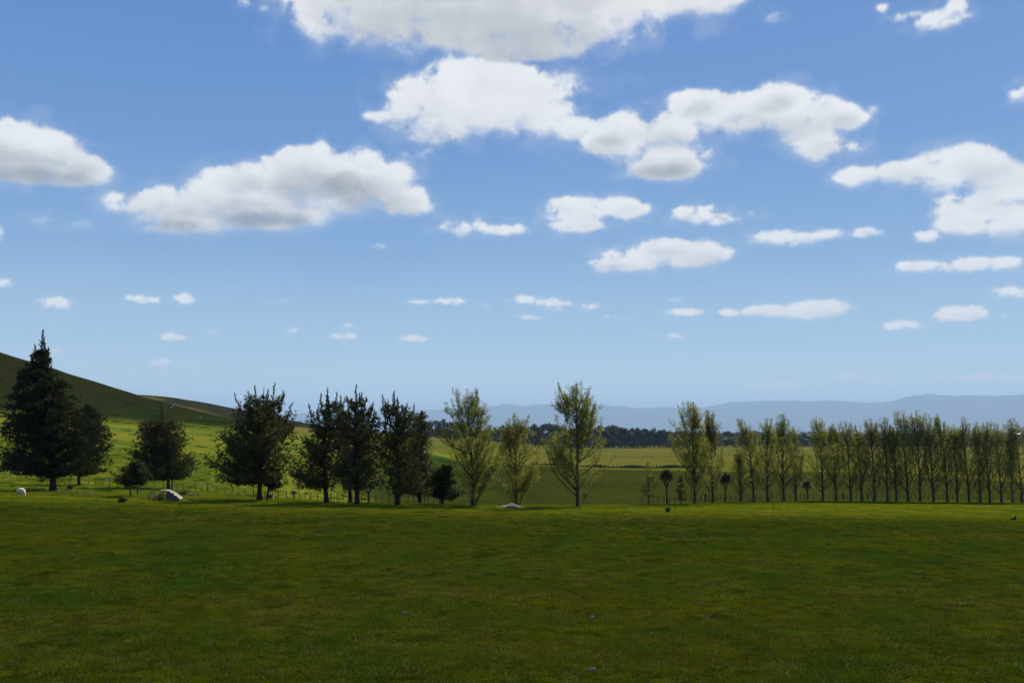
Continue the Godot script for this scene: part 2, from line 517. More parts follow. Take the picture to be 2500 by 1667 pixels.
const CLOUDS = [
	[1.0, 0.5, [[-7.14, 24.57, 6.413, 2.983], [-0.67, 23.62, 8.266, 2.881], [-3.26, 22.45, 5.744, 1.626], [5.79, 23.74, 6.447, 2.368], [1.91, 22.13, 3.754, 1.502], [-10.66, 22.81, 3.387, 1.847], [11.87, 23.61, 2.639, 0.858], [0.36, 21.34, 2.255, 0.752], [-4.58, 26.64, 12.447, 2.997]]],
	[0.95, 0.25, [[-2.47, 18.75, 4.751, 2.378], [1.39, 18.28, 3.505, 2.129], [-5.28, 17.98, 2.484, 1.746], [-1.19, 20.29, 2.254, 1.002], [-4.25, 16.81, 1.495, 0.799], [-8.06, 17.65, 0.786, 0.347], [4.2, 17.05, 1.495, 0.65]]],
	[1, 0.8, [[7.49, 16.12, 3.694, 1.54], [6.24, 17.29, 1.733, 0.897], [9.72, 14.96, 2.312, 0.889], [5.21, 16.31, 1.491, 0.748], [8.72, 14.64, 2.203, 0.594], [9.38, 16.88, 1.463, 0.989]]],
	[1, 0.7, [[11.75, 17.46, 3.122, 1.423], [15.39, 17.44, 3.028, 1.449], [17.5, 16.58, 2.279, 1.314], [17.92, 15.27, 2.041, 0.763], [15.17, 18.38, 1.4, 0.725], [19.36, 16.87, 1.004, 0.662], [10.77, 18.34, 1.692, 0.738]]],
	[1, 1, [[-20.38, 11.95, 2.422, 1.057], [-17.18, 12.17, 3.201, 1.316], [-14.37, 12.81, 3.762, 1.82], [-10.5, 13.96, 3.633, 2.094], [-12.23, 14.6, 2.871, 1.347], [-8.01, 13.82, 2.702, 1.861], [-5.99, 12.77, 1.611, 1.046], [-13.38, 11.78, 2.608, 0.682], [-19.0, 11.11, 2.24, 0.569], [-15.83, 14.03, 1.391, 0.771]]],
	[0.35, 0, [[-18.29, 10.45, 1.129, 0.333], [-24.48, 10.88, 1.868, 0.502], [-25.52, 10.73, 1.02, 0.317]]],
	[1, 0.8, [[-26.49, 14.3, 2.408, 1.682], [-24.6, 14.07, 1.864, 1.253], [-27.9, 13.91, 2.348, 1.55], [-23.3, 13.64, 1.162, 0.736], [-25.62, 13.18, 2.648, 0.565]]],
	[1, 0.45, [[24.11, 13.45, 3.131, 1.258], [25.61, 14.07, 1.63, 0.904], [27.0, 12.7, 2.387, 1.339], [21.51, 13.81, 1.518, 0.653], [19.26, 13.66, 1.228, 0.591], [25.1, 11.55, 2.671, 0.749], [26.71, 10.51, 2.199, 0.85], [24.43, 10.71, 1.246, 0.57]]],
	[0.8, 0, [[22.92, 10.26, 0.808, 0.346]]],
	[0.9, 0.15, [[23.93, 8.69, 2.721, 0.458], [26.22, 8.58, 1.815, 0.494], [22.11, 8.76, 1.075, 0.279]]],
	[1, 0.55, [[8.4, 9.77, 3.678, 0.867], [10.63, 10.07, 2.299, 0.788], [5.65, 9.4, 1.985, 0.399], [8.91, 10.49, 1.467, 0.495]]],
	[0.85, 0.05, [[-1.93, 11.6, 2.377, 0.626], [0.23, 11.48, 1.378, 0.326]]],
	[1, 0.25, [[3.4, 12.2, 1.623, 1.05], [5.68, 12.54, 2.233, 0.823], [3.03, 12.95, 0.874, 0.45], [6.94, 12.63, 1.111, 0.497], [3.91, 11.66, 1.746, 0.325]]],
	[0.85, 0.1, [[10.91, 12.08, 1.691, 0.664], [10.17, 12.28, 0.971, 0.493], [12.13, 11.84, 1.149, 0.343]]],
	[0.8, 0.05, [[15.22, 10.73, 1.866, 0.58], [16.16, 10.45, 1.156, 0.385], [17.79, 10.71, 0.909, 0.358]]],
	[0.75, 0, [[19.84, 10.7, 0.997, 0.306]]],
	[0.95, 0.25, [[16.29, 6.6, 2.539, 0.577], [17.45, 6.68, 1.596, 0.526], [13.94, 6.67, 1.652, 0.365], [12.27, 6.65, 0.598, 0.269]]],
	[0.9, 0, [[10.08, 6.7, 1.214, 0.271]]],
	[0.85, 0.05, [[2.37, 7.24, 1.125, 0.426], [0.86, 7.5, 1.252, 0.301], [4.38, 7.1, 0.697, 0.225]]],
	[0.7, 0, [[0.98, 6.52, 0.852, 0.15]]],
	[0.5, 0, [[5.63, 6.54, 0.496, 0.125]]],
	[0.5, 0, [[6.63, 6.51, 0.247, 0.149]]],
	[0.8, 0, [[-3.55, 7.41, 0.998, 0.25], [-5.31, 7.39, 0.745, 0.125]]],
	[0.9, 0.05, [[-24.74, 6.66, 0.93, 0.319]]],
	[0.9, 0.05, [[-20.56, 7.07, 0.988, 0.258], [-18.43, 7.17, 0.722, 0.333]]],
	[0.85, 0, [[-18.93, 5.11, 0.785, 0.237]]],
	[0.85, 0, [[-19.45, 3.7, 0.601, 0.26]]],
	[0.5, 0, [[-17.99, 3.68, 0.408, 0.143]]],
	[0.6, 0, [[-24.65, 4.16, 0.621, 0.205]]],
	[0.8, 0, [[-9.62, 5.35, 0.974, 0.222]]],
	[0.6, 0, [[-9.39, 5.97, 0.537, 0.148]]],
	[0.9, 0, [[-5.62, 5.27, 1.141, 0.249]]],
	[0.7, 0, [[-12.58, 5.61, 0.573, 0.171]]],
	[0.5, 0, [[-16.84, 5.46, 0.413, 0.24]]],
	[0.95, 0.2, [[24.26, 6.04, 1.562, 0.503], [24.89, 6.13, 1.031, 0.409]]],
	[0.9, 0.05, [[21.67, 5.62, 1.082, 0.349], [20.8, 5.56, 0.766, 0.187]]],
	[0.9, 0.1, [[26.77, 7.11, 0.999, 0.403]]],
	[0.7, 0, [[9.33, 5.38, 0.61, 0.148]]],
	[0.5, 0, [[7.98, 5.44, 0.369, 0.124]]],
	[0.8, 0, [[15.26, 2.53, 1.026, 0.242]]],
	[0.7, 0, [[13.85, 2.49, 1.134, 0.219]]],
	[0.6, 0, [[16.65, 2.36, 3.449, 0.24]]],
	[0.8, 0, [[18.71, 2.95, 0.719, 0.19]]],
	[0.7, 0, [[20.04, 2.69, 0.752, 0.188]]],
	[0.8, 0, [[25.58, 2.79, 1.732, 0.226], [23.5, 2.7, 1.159, 0.184]]],
	[0.75, 0, [[26.99, 2.67, 0.875, 0.201]]],
	[0.4, 0, [[8.67, 2.22, 0.392, 0.124]]],
	[0.8, 0.0, [[23.77, 21.17, 1.574, 0.596], [24.87, 21.64, 0.928, 0.909], [22.02, 21.68, 0.969, 0.325], [21.02, 22.16, 0.437, 0.281]]],
	[0.85, 0, [[27.7, 17.06, 0.687, 0.577]]],
	[0.8, 0, [[-27.43, 7.56, 0.71, 0.267]]],
	[0.6, 0, [[-7.72, 10.5, 0.443, 0.149]]],
	[0.35, 0, [[-5.64, 15.58, 1.365, 0.449], [-4.88, 15.96, 0.622, 0.749]]],
	[0.3, 0, [[8.27, 18.46, 0.736, 0.322]]],
	[0.25, 0, [[5.49, 19.51, 1.986, 0.599]]],
	[0.3, 0, [[-25.32, 5.52, 1.228, 0.181]]],
	[0.4, 0, [[-13.29, 7.25, 0.902, 0.146]]],
	[0.5, 0, [[-1.66, 7.15, 0.401, 0.1]]],
	[0.4, 0, [[9.41, 7.4, 0.488, 0.222]]],
	[0.35, 0, [[14.06, 11.99, 0.66, 0.34]]],
	[0.4, 0, [[15.28, 22.43, 0.699, 0.387]]],
	[0.5, 0, [[-15.59, 23.1, 0.581, 0.338], [-14.49, 22.99, 0.329, 0.291]]],
	[0.45, 0, [[26.52, 5.89, 0.441, 0.135]]],
	[0.6, 0, [[-27.54, 10.04, 0.197, 0.444]]],
	[0.5, 0, [[20.39, 17.1, 0.55, 0.329]]],
]
const EDGE = [
	[-60, 100],
	[-21, 88],
	[-12.8, 84],
	[5.6, 88],
	[18, 102],
	[27, 114],
	[36.5, 126],
	[47, 132],
	[72, 142],
	[120, 150],
]

const TO_SUN = Vector3(0.473, 0.707, -0.525)
const CLOUD_HEIGHT = 1300.0
const EXPOSURE = 1.75
const DIM = 1.0 / EXPOSURE
var lump := FastNoiseLite.new()
var patchy := FastNoiseLite.new()
var fine := FastNoiseLite.new()
var M := {}
var taken := {}


class Builder:
	var v := PackedVector3Array()
	var n := PackedVector3Array()
	var c := PackedColorArray()
	var i := PackedInt32Array()

	func tri(a: Vector3, b: Vector3, d: Vector3, col: Color) -> void:
		var k := v.size()
		var nn := (d - a).cross(b - a).normalized()
		v.append(a); v.append(b); v.append(d)
		n.append(nn); n.append(nn); n.append(nn)
		c.append(col); c.append(col); c.append(col)
		i.append(k); i.append(k + 1); i.append(k + 2)

	func leaf(p: Vector3, dir: Vector3, side: Vector3, long: float, wide: float, col: Color) -> void:
		var k := v.size()
		var mid := p + dir * long * 0.45
		var nn := dir.cross(side).normalized()
		v.append(p); v.append(mid + side * wide); v.append(p + dir * long); v.append(mid - side * wide)
		for q in 4:
			n.append(nn); c.append(col)
		i.append(k); i.append(k + 1); i.append(k + 2); i.append(k); i.append(k + 2); i.append(k + 3)

	func tube(pts: Array, radii: Array, sides: int, col: Color) -> void:
		var first := v.size()
		for k in pts.size():
			var a: Vector3 = pts[maxi(k - 1, 0)]
			var b: Vector3 = pts[mini(k + 1, pts.size() - 1)]
			var t := (b - a).normalized()
			var e := t.cross(Vector3(0.31, 0.12, 0.94)).normalized()
			var f := t.cross(e)
			for s in sides:
				var w := TAU * s / sides
				var o := e * cos(w) + f * sin(w)
				v.append(pts[k] + o * radii[k]); n.append(o); c.append(col)
		for k in pts.size() - 1:
			for s in sides:
				var p := first + k * sides + s
				var q := first + k * sides + (s + 1) % sides
				i.append(p); i.append(p + sides); i.append(q)
				i.append(q); i.append(p + sides); i.append(q + sides)
		var last: int = first + (pts.size() - 1) * sides
		for s in sides - 2:
			i.append(last); i.append(last + s + 2); i.append(last + s + 1)
			i.append(first); i.append(first + s + 1); i.append(first + s + 2)

	func box(at: Transform3D, size: Vector3, col: Color) -> void:
		for axis in 3:
			for sign in [-1.0, 1.0]:
				var nn := Vector3.ZERO
				nn[axis] = sign
				var a := Vector3.ZERO
				a[(axis + 1) % 3] = size[(axis + 1) % 3] * 0.5
				var b := Vector3.ZERO
				b[(axis + 2) % 3] = size[(axis + 2) % 3] * 0.5
				var m := nn * size[axis] * 0.5
				var k := v.size()
				for p in [m - a - b, m + a - b, m + a + b, m - a + b]:
					v.append(at * p); n.append(at.basis * nn); c.append(col)
				if sign < 0.0:
					i.append(k); i.append(k + 1); i.append(k + 2); i.append(k); i.append(k + 2); i.append(k + 3)
				else:
					i.append(k); i.append(k + 2); i.append(k + 1); i.append(k); i.append(k + 3); i.append(k + 2)

	func upwards() -> void:
		# turns a sheet over whose faces look down
		if n[n.size() / 2].y > 0.0: return
		for k in n.size(): n[k] = -n[k]
		i.reverse()

	func done(m: Material) -> ArrayMesh:
		var arrays := []
		arrays.resize(Mesh.ARRAY_MAX)
		arrays[Mesh.ARRAY_VERTEX] = v
		arrays[Mesh.ARRAY_NORMAL] = n
		arrays[Mesh.ARRAY_COLOR] = c
		arrays[Mesh.ARRAY_INDEX] = i
		var mesh := ArrayMesh.new()
		mesh.add_surface_from_arrays(Mesh.PRIMITIVE_TRIANGLES, arrays)
		mesh.surface_set_material(0, m)
		return mesh


# ------------------------------------------------------------------ naming
func numbered(called: String) -> String:
	taken[called] = taken.get(called, -1) + 1
	return called if taken[called] == 0 else "%s_%03d" % [called, taken[called]]

func tag(o: Node3D, label: String, category := "", group := "", kind := "") -> void:
	o.set_meta("label", label)
	if category: o.set_meta("category", category)
	if group: o.set_meta("group", group)
	if kind: o.set_meta("kind", kind)

func thing(called: String, label: String, category: String, at: Vector3, turn := 0.0, group := "") -> Node3D:
	var o := Node3D.new()
	o.name = numbered(called)
	add_child(o)
	o.position = at
	o.rotation.y = turn
	tag(o, label, category, group)
	return o

func part(called: String, mesh: Mesh, parent: Node, at := Transform3D()) -> MeshInstance3D:
	var o := MeshInstance3D.new()
	o.name = called
	o.mesh = mesh
	parent.add_child(o, true)
	o.transform = at
	return o

func solo(called: String, mesh: Mesh, label: String, category: String, at := Vector3.ZERO, group := "", kind := "") -> MeshInstance3D:
	var o := MeshInstance3D.new()
	o.name = numbered(called)
	o.mesh = mesh
	add_child(o)
	o.position = at
	tag(o, label, category, group, kind)
	return o

func dice(seed: int) -> RandomNumberGenerator:
	var r := RandomNumberGenerator.new()
	r.seed = seed
	return r

func unit(r: RandomNumberGenerator) -> Vector3:
	var y := r.randf_range(-1.0, 1.0)
	var a := r.randf() * TAU
	var q := sqrt(1.0 - y * y)
	return Vector3(q * cos(a), y, q * sin(a))

func tinted(col: Color, r: RandomNumberGenerator, by: float) -> Color:
	var k := 1.0 + r.randf_range(-by, by)
	return Color(col.r * k * (1.0 + r.randf_range(-by, by) * 0.4), col.g * k, col.b * k * (1.0 + r.randf_range(-by, by) * 0.4))


# ------------------------------------------------------------------ the lie of the land
func sstep(a: float, b: float, x: float) -> float:
	var t := clampf((x - a) / (b - a), 0.0, 1.0)
	return t * t * (3.0 - 2.0 * t)

func rim(x: float) -> float:
	if x <= EDGE[0][0]: return EDGE[0][1]
	for k in EDGE.size() - 1:
		if x < EDGE[k + 1][0]:
			return lerpf(EDGE[k][1], EDGE[k + 1][1], (x - EDGE[k][0]) / (EDGE[k + 1][0] - EDGE[k][0]))
	return EDGE[-1][1]

func land(x: float, d: float) -> float:
	var over := d - 70.0
	var fall := sqrt(over * over + 4.0) - 2.0 if over > 0.0 else 0.0
	var y := -0.041 * minf(fall, 75.0) - 0.02 * clampf(x, -90.0, 110.0) * sstep(0, 80, d)
	y += 4.4 * exp(-(d * d + x * x) / 162.0)
	var w := sstep(-48, -8, x)
	var e := rim(x)
	y += (-10.0 - y) * w * sstep(e + 1.0, e + 95.0, d)
	y += (-10.0 - y) * (1.0 - w) * sstep(150, 520, d)
	var r1 := sqrt(pow((x + 324.4) / 190.9, 2) + pow((d - 346.6) / 189.6, 2))
	var r2 := sqrt(pow((x + 300.7) / 138.9, 2) + pow((d - 780.8) / 191.7, 2))
	y += 67.1 * exp(-pow(r1, 2.2)) * sstep(85, 190, d) + 44.0 * exp(-pow(r2, 2.2))
	y += 9.0 * (1.0 - sstep(-70, 60, x)) * sstep(330, 700, d) * sstep(-260, -100, x)
	return y

func relief(x: float, d: float) -> float:
	# small humps and hollows of grazed ground
	var far := sstep(110, 260, d)
	return lump.get_noise_2d(x, d) * 0.09 * (1.0 - far) + (lump.get_noise_2d(x * 0.12 + 300.0, d * 0.12) * 0.6 + lump.get_noise_2d(x * 0.3, d * 0.5 + 70.0) * 0.22) * far

func ground_y(x: float, z: float) -> float:
	return land(x, -z) + relief(x, -z)

func on_ground(at: Vector3, sink := 0.0) -> Vector3:
	return Vector3(at.x, ground_y(at.x, at.z) - sink, at.z)


# ------------------------------------------------------------------ materials
func noise_texture(seed: int, freq: float, low: Color, high: Color, octaves := 5, size := 512, middle := 0.5) -> NoiseTexture2D:
	var f := FastNoiseLite.new()
	f.seed = seed
	f.frequency = freq
	f.fractal_octaves = octaves
	var t := NoiseTexture2D.new()
	t.width = size
	t.height = size
	t.seamless = true
	t.noise = f
	var g := Gradient.new()
	g.set_color(0, low.linear_to_srgb())
	g.set_color(1, high.linear_to_srgb())
	g.add_point(middle, low.lerp(high, 0.5).linear_to_srgb())
	t.color_ramp = g
	return t

func surface(rough := 0.9, vertex := true) -> StandardMaterial3D:
	var m := StandardMaterial3D.new()
	m.roughness = rough
	m.metallic_specular = 0.3
	m.vertex_color_use_as_albedo = vertex
	m.cull_mode = BaseMaterial3D.CULL_DISABLED
	return m

func grained(called: String, low: Color, high: Color, scale: float, seed: int, rough := 0.9, bump := 1.0) -> void:
	var m := surface(rough, false)
	m.albedo_texture = noise_texture(seed, 0.03, low, high)
	m.uv1_triplanar = true
	m.uv1_scale = Vector3.ONE * scale
	m.heightmap_enabled = true
	m.heightmap_scale = bump
	m.heightmap_texture = noise_texture(seed + 1, 0.05, Color.BLACK, Color.WHITE)
	M[called] = m

func make_materials() -> void:
	var g := surface(1.0)
	g.metallic_specular = 0.0
	g.albedo_texture = noise_texture(3, 0.02, Color(0.42, 0.42, 0.42), Color(1, 1, 1), 6, 1024)
	g.uv1_triplanar = true
	g.uv1_world_triplanar = true
	g.uv1_scale = Vector3.ONE * 0.21
	g.detail_enabled = true
	g.detail_blend_mode = BaseMaterial3D.BLEND_MODE_MUL
	g.detail_uv_layer = BaseMaterial3D.DETAIL_UV_2
	g.detail_albedo = noise_texture(8, 0.012, Color(0.62, 0.66, 0.5), Color(1, 0.98, 1), 5, 1024)
	g.uv2_triplanar = true
	g.uv2_world_triplanar = true
	g.uv2_scale = Vector3.ONE * 0.017
	g.heightmap_enabled = true
	g.heightmap_scale = 6.0
	g.heightmap_texture = noise_texture(3, 0.02, Color.BLACK, Color.WHITE, 6, 1024)
	M.ground = g
	var b := surface(0.7)
	b.backlight_enabled = true
	b.backlight = Color(0.75, 0.75, 0.75)
	b.metallic_specular = 0.08
	M.blade = b
	var l := surface(0.55)
	l.backlight_enabled = true
	l.backlight = Color(1.0, 1.0, 0.9)
	M.leaf = l
	var nd := surface(0.75)
	nd.backlight_enabled = true
	nd.backlight = Color(0.6, 0.6, 0.5)
	nd.metallic_specular = 0.25
	M.needle = nd
	var far := surface(0.95)
	far.metallic_specular = 0.1
	M.far_leaf = far
	grained("bark", Color(0.018, 0.014, 0.01), Color(0.055, 0.043, 0.033), 1.6, 21, 0.95, 3.0)
	grained("pale_bark", Color(0.022, 0.018, 0.011), Color(0.09, 0.076, 0.05), 1.8, 31, 0.9, 2.0)
	grained("post", Color(0.035, 0.03, 0.026), Color(0.12, 0.105, 0.09), 2.5, 41, 0.95, 1.5)
	grained("stone", Color(0.42, 0.35, 0.24), Color(0.8, 0.72, 0.56), 1.3, 51, 0.95, 3.0)
	grained("grey_stone", Color(0.18, 0.17, 0.15), Color(0.4, 0.38, 0.34), 1.3, 52, 0.95, 3.0)
	grained("earth", Color(0.03, 0.03, 0.012), Color(0.09, 0.075, 0.035), 0.9, 61, 1.0, 4.0)
	grained("tin", Color(0.12, 0.115, 0.105), Color(0.27, 0.255, 0.235), 1.2, 71, 0.6, 0.3)
	grained("board", Color(0.05, 0.047, 0.044), Color(0.13, 0.12, 0.11), 1.4, 72, 0.9, 0.6)
	grained("wool", Color(0.36, 0.33, 0.26), Color(0.66, 0.61, 0.52), 5.0, 81, 1.0, 3.0)
	grained("feather", Color(0.008, 0.008, 0.009), Color(0.02, 0.019, 0.018), 9.0, 82, 0.7, 0.5)
	grained("range_rock", Color(0.02, 0.032, 0.028), Color(0.055, 0.065, 0.045), 0.002, 91, 1.0, 0.0)
	var cl := surface(1.0, false)
	cl.albedo_color = Color(0.95, 0.95, 0.96, 0.55)
	cl.transparency = BaseMaterial3D.TRANSPARENCY_ALPHA
	M.cloud = cl
	var thick := cl.duplicate()
	thick.albedo_color = Color(0.95, 0.95, 0.96, 0.78)
	M.thick_cloud = thick
	var wi := surface(0.5, false)
	wi.albedo_color = Color(0.35, 0.35, 0.34)
	wi.metallic = 0.7
	M.wire = wi
	var wh := surface(0.7, false)
	wh.albedo_color = Color(0.88, 0.88, 0.86)
	M.white_paint = wh


# ------------------------------------------------------------------ sky: air and clouds by direction
func cloud_list() -> Array:
	# each: [opacity, grey, [[azimuth, elevation, half width, half height] in degrees, ...]]
	var all := []
	for cl in CLOUDS: all.append(cl)
	var r := dice(77)
	for k in 560:
		# the same kind of field of flat-based cumulus all round, thrown on a plane overhead
		var x := r.randf_range(-16000, 16000)
		var z := r.randf_range(-16000, 16000)
		var dist := sqrt(x * x + z * z)
		var el := rad_to_deg(atan2(CLOUD_HEIGHT, dist))
		var az := rad_to_deg(atan2(x, -z))
		if absf(az) < 31.0 and el < 30.0: continue
		if absf(az) < 45.0 and el > 26.0 and el < 32.0: continue
		var size := r.randf_range(0.5, 1.0) * clampf(470.0 / sqrt(dist * dist + CLOUD_HEIGHT * CLOUD_HEIGHT), 0.01, 0.2)
		var w := rad_to_deg(size) / maxf(cos(deg_to_rad(el)), 0.35)
		var h := rad_to_deg(size) * lerpf(0.3, 0.8, sin(deg_to_rad(el)))
		var blobs := []
		for q in r.randi_range(4, 7):
			blobs.append([az + r.randfn(0.0, 0.55) * w, el + r.randfn(0.0, 0.3) * h, w * r.randf_range(0.35, 0.8), h * r.randf_range(0.35, 0.75)])
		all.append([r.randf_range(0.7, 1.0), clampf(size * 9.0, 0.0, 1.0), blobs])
	return all

func air(el: float) -> Color:
	var stops := [[-1.0, 0.8, 0.95, 0.97], [2.0, 0.68, 0.85, 0.9], [5.0, 0.42, 0.625, 0.8], [10.0, 0.225, 0.415, 0.7], [16.0, 0.14, 0.3, 0.63], [24.0, 0.095, 0.235, 0.575], [45.0, 0.085, 0.21, 0.53], [90.0, 0.075, 0.19, 0.5]]
	for k in stops.size() - 1:
		if el <= stops[k + 1][0]:
			var t := clampf((el - stops[k][0]) / (stops[k + 1][0] - stops[k][0]), 0.0, 1.0)
			return Color(lerpf(stops[k][1], stops[k + 1][1], t), lerpf(stops[k][2], stops[k + 1][2], t), lerpf(stops[k][3], stops[k + 1][3], t))
	return Color(0.05, 0.15, 0.43)

func paint_sky(width: int, az0: float, az1: float, el0: float, el1: float, clouds: Array) -> Image:
	var per := width / 360.0
	var w := int(round((az1 - az0) * per))
	var h := int(round((el1 - el0) * per))
	var dens := PackedFloat32Array()
	dens.resize(w * h)
	var shade := PackedFloat32Array()
	shade.resize(w * h)
	var cover := PackedFloat32Array()
	cover.resize(w * h)
	var shape := FastNoiseLite.new()
	shape.seed = 5
	shape.frequency = 1.0
	shape.fractal_octaves = 6
	shape.fractal_gain = 0.56
	shape.domain_warp_enabled = true
	shape.domain_warp_amplitude = 0.35
	shape.domain_warp_frequency = 1.4
	var number := 0
	for cl in clouds:
		number += 1
		var a0 := 1e9
		var a1 := -1e9
		var e0 := 1e9
		var e1 := -1e9
		var big := 0.0
		for b in cl[2]:
			a0 = minf(a0, b[0] - b[2] * 1.5)
			a1 = maxf(a1, b[0] + b[2] * 1.5)
			e0 = minf(e0, b[1] - b[3] * 1.5)
			e1 = maxf(e1, b[1] + b[3] * 1.5)
			big = maxf(big, sqrt(b[2] * b[3]))
		var f := 0.85 / clampf(big, 0.25, 2.2)
		var opacity: float = cl[0]
		var wisp := 1.0 - opacity
		for turn in [-360.0, 0.0, 360.0]:
			var x0 := maxi(0, int((a0 + turn - az0) * per))
			var x1 := mini(w - 1, int((a1 + turn - az0) * per) + 1)
			var y0 := maxi(0, int((el1 - e1) * per))
			var y1 := mini(h - 1, int((el1 - e0) * per) + 1)
			if x1 <= x0 or y1 <= y0: continue
			for y in range(y0, y1 + 1):
				var el := el1 - (y + 0.5) / per
				for x in range(x0, x1 + 1):
					var az: float = az0 - turn + (x + 0.5) / per
					var field := 0.0
					var depth := 0.0
					var height := 0.0
					for b in cl[2]:
						var dx: float = (az - b[0]) / b[2]
						var dy: float = (el - b[1]) / b[3]
						var q := dx * dx + dy * dy * (1.25 if dy < 0.0 else 0.9)
						if q < 2.0:
							var t := 1.0 - q * 0.5
							field += t * t
							height += t * t * dy
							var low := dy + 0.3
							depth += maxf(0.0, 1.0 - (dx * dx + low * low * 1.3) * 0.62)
					if field <= 0.0: continue
					if big < 0.6: field *= 1.35
					var nz := shape.get_noise_3d(az * f, el * f * 1.35, number * 7.3)
					var m := minf(field, 1.1) - 0.22 + (nz + 0.02) * (1.15 + wisp * 1.2) * (0.3 + minf(field, 0.55))
					m *= opacity
					var at := y * w + x
					if m > -0.3:
						# a thin torn veil round the body of the cloud
						cover[at] = maxf(cover[at], sstep(-0.3, 0.25, m + nz * 0.35) * 0.16 * opacity)
					if m > 0.0:
						height /= field
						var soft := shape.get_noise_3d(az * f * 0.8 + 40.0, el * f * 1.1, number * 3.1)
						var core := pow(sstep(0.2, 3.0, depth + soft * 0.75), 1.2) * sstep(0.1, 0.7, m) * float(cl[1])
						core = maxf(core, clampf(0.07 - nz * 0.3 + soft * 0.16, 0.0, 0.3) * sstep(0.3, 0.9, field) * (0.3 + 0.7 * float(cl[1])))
						# crisp sunlit tops, torn soft undersides
						var soft_edge := lerpf(0.5, 1.1, sstep(0.3, -0.5, height))
						cover[at] = maxf(cover[at], sstep(0.0, soft_edge + wisp * 0.5, m) * minf(1.0, opacity + 0.15))
						if m > dens[at]: dens[at] = m
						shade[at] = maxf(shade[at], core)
	var img := Image.create_empty(w, h, false, Image.FORMAT_RGBAF)
	for y in h:
		var el := el1 - (y + 0.5) / per
		var base := air(el)
		var low := 1.0 - sstep(1.0, 9.0, el)
		for x in range(w):
			var at := y * w + x
			var m := dens[at]
			var az := deg_to_rad(az0 + (x + 0.5) / per)
			var rise := deg_to_rad(el)
			# the air brightens towards the sun
			var near := rad_to_deg(acos(clampf(Vector3(sin(az) * cos(rise), sin(rise), -cos(az) * cos(rise)).dot(TO_SUN), -1.0, 1.0)))
			var col := base + Color(0.075, 0.085, 0.085) * exp(-near * near / 1500.0)
			if cover[at] > 0.0:
				var alpha := cover[at]
				var white := Color(0.92, 0.935, 0.95).lerp(Color(0.9, 0.92, 0.93), low)
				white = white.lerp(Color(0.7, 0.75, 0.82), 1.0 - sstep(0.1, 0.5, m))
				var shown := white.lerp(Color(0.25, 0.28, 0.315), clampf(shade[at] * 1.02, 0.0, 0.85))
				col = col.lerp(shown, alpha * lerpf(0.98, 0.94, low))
			img.set_pixel(x, y, Color(col.r, col.g, col.b, 1.0) * DIM)
	return img

func make_sky() -> PanoramaSkyMaterial:
	var clouds := cloud_list()
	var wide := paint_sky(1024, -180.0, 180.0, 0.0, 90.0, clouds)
	wide.resize(4096, 1024, Image.INTERPOLATE_CUBIC)
	var img := Image.create_empty(4096, 2048, false, Image.FORMAT_RGBAF)
	img.fill(Color(0.1, 0.12, 0.07, 1.0))
	img.blit_rect(wide, Rect2i(0, 0, 4096, 1024), Vector2i.ZERO)
	var per := 4096.0 / 360.0
	var a0: float = -round(36.0 * per) / per
	var e1: float = round(33.0 * per) / per
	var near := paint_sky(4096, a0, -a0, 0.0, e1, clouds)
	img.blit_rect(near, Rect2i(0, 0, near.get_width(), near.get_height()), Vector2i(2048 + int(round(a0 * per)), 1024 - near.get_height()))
	# the panorama's seam lies ahead: swap its halves
	var turned := Image.create_empty(4096, 2048, false, Image.FORMAT_RGBAF)
	turned.blit_rect(img, Rect2i(2048, 0, 2048, 2048), Vector2i.ZERO)
	turned.blit_rect(img, Rect2i(0, 0, 2048, 2048), Vector2i(2048, 0))
	var sky := PanoramaSkyMaterial.new()
	sky.panorama = ImageTexture.create_from_image(turned)
	return sky


# ------------------------------------------------------------------ lumpy solids
func lumpy(radius: Vector3, rough: float, freq: float, seed: int, rings: int, m: Material, flat := -9.0) -> ArrayMesh:
	var f := FastNoiseLite.new()
	f.seed = seed
	f.frequency = freq
	f.fractal_octaves = 4
	var b := Builder.new()
	var around := rings * 2
	for y in rings + 1:
		var el := PI * (float(y) / rings - 0.5)
		for x in around:
			var az := TAU * x / around
			var p := Vector3(cos(el) * cos(az), sin(el), cos(el) * sin(az))
			var q := p * (1.0 + rough * f.get_noise_3d(p.x, p.y, p.z) * 2.0)
			if q.y < flat: q.y = flat
			b.v.append(q * radius)
			b.c.append(Color.WHITE)
	grid(b, around, rings + 1, true)
	return b.done(m)

func grid(b: Builder, w: int, h: int, closed: bool) -> void:
	# joins the w x h points of the builder and gives them smooth normals
	b.n.resize(b.v.size())
	b.n.fill(Vector3.ZERO)
	for y in h - 1:
		for x in (w if closed else w - 1):
			var p := y * w + x
			var q := y * w + (x + 1) % w
			for t in [[p, q, p + w], [q, q + w, p + w]]:
				b.i.append(t[0]); b.i.append(t[1]); b.i.append(t[2])
				var nn := (b.v[t[2]] - b.v[t[0]]).cross(b.v[t[1]] - b.v[t[0]])
				b.n[t[0]] += nn; b.n[t[1]] += nn; b.n[t[2]] += nn
	for k in b.n.size(): b.n[k] = b.n[k].normalized()

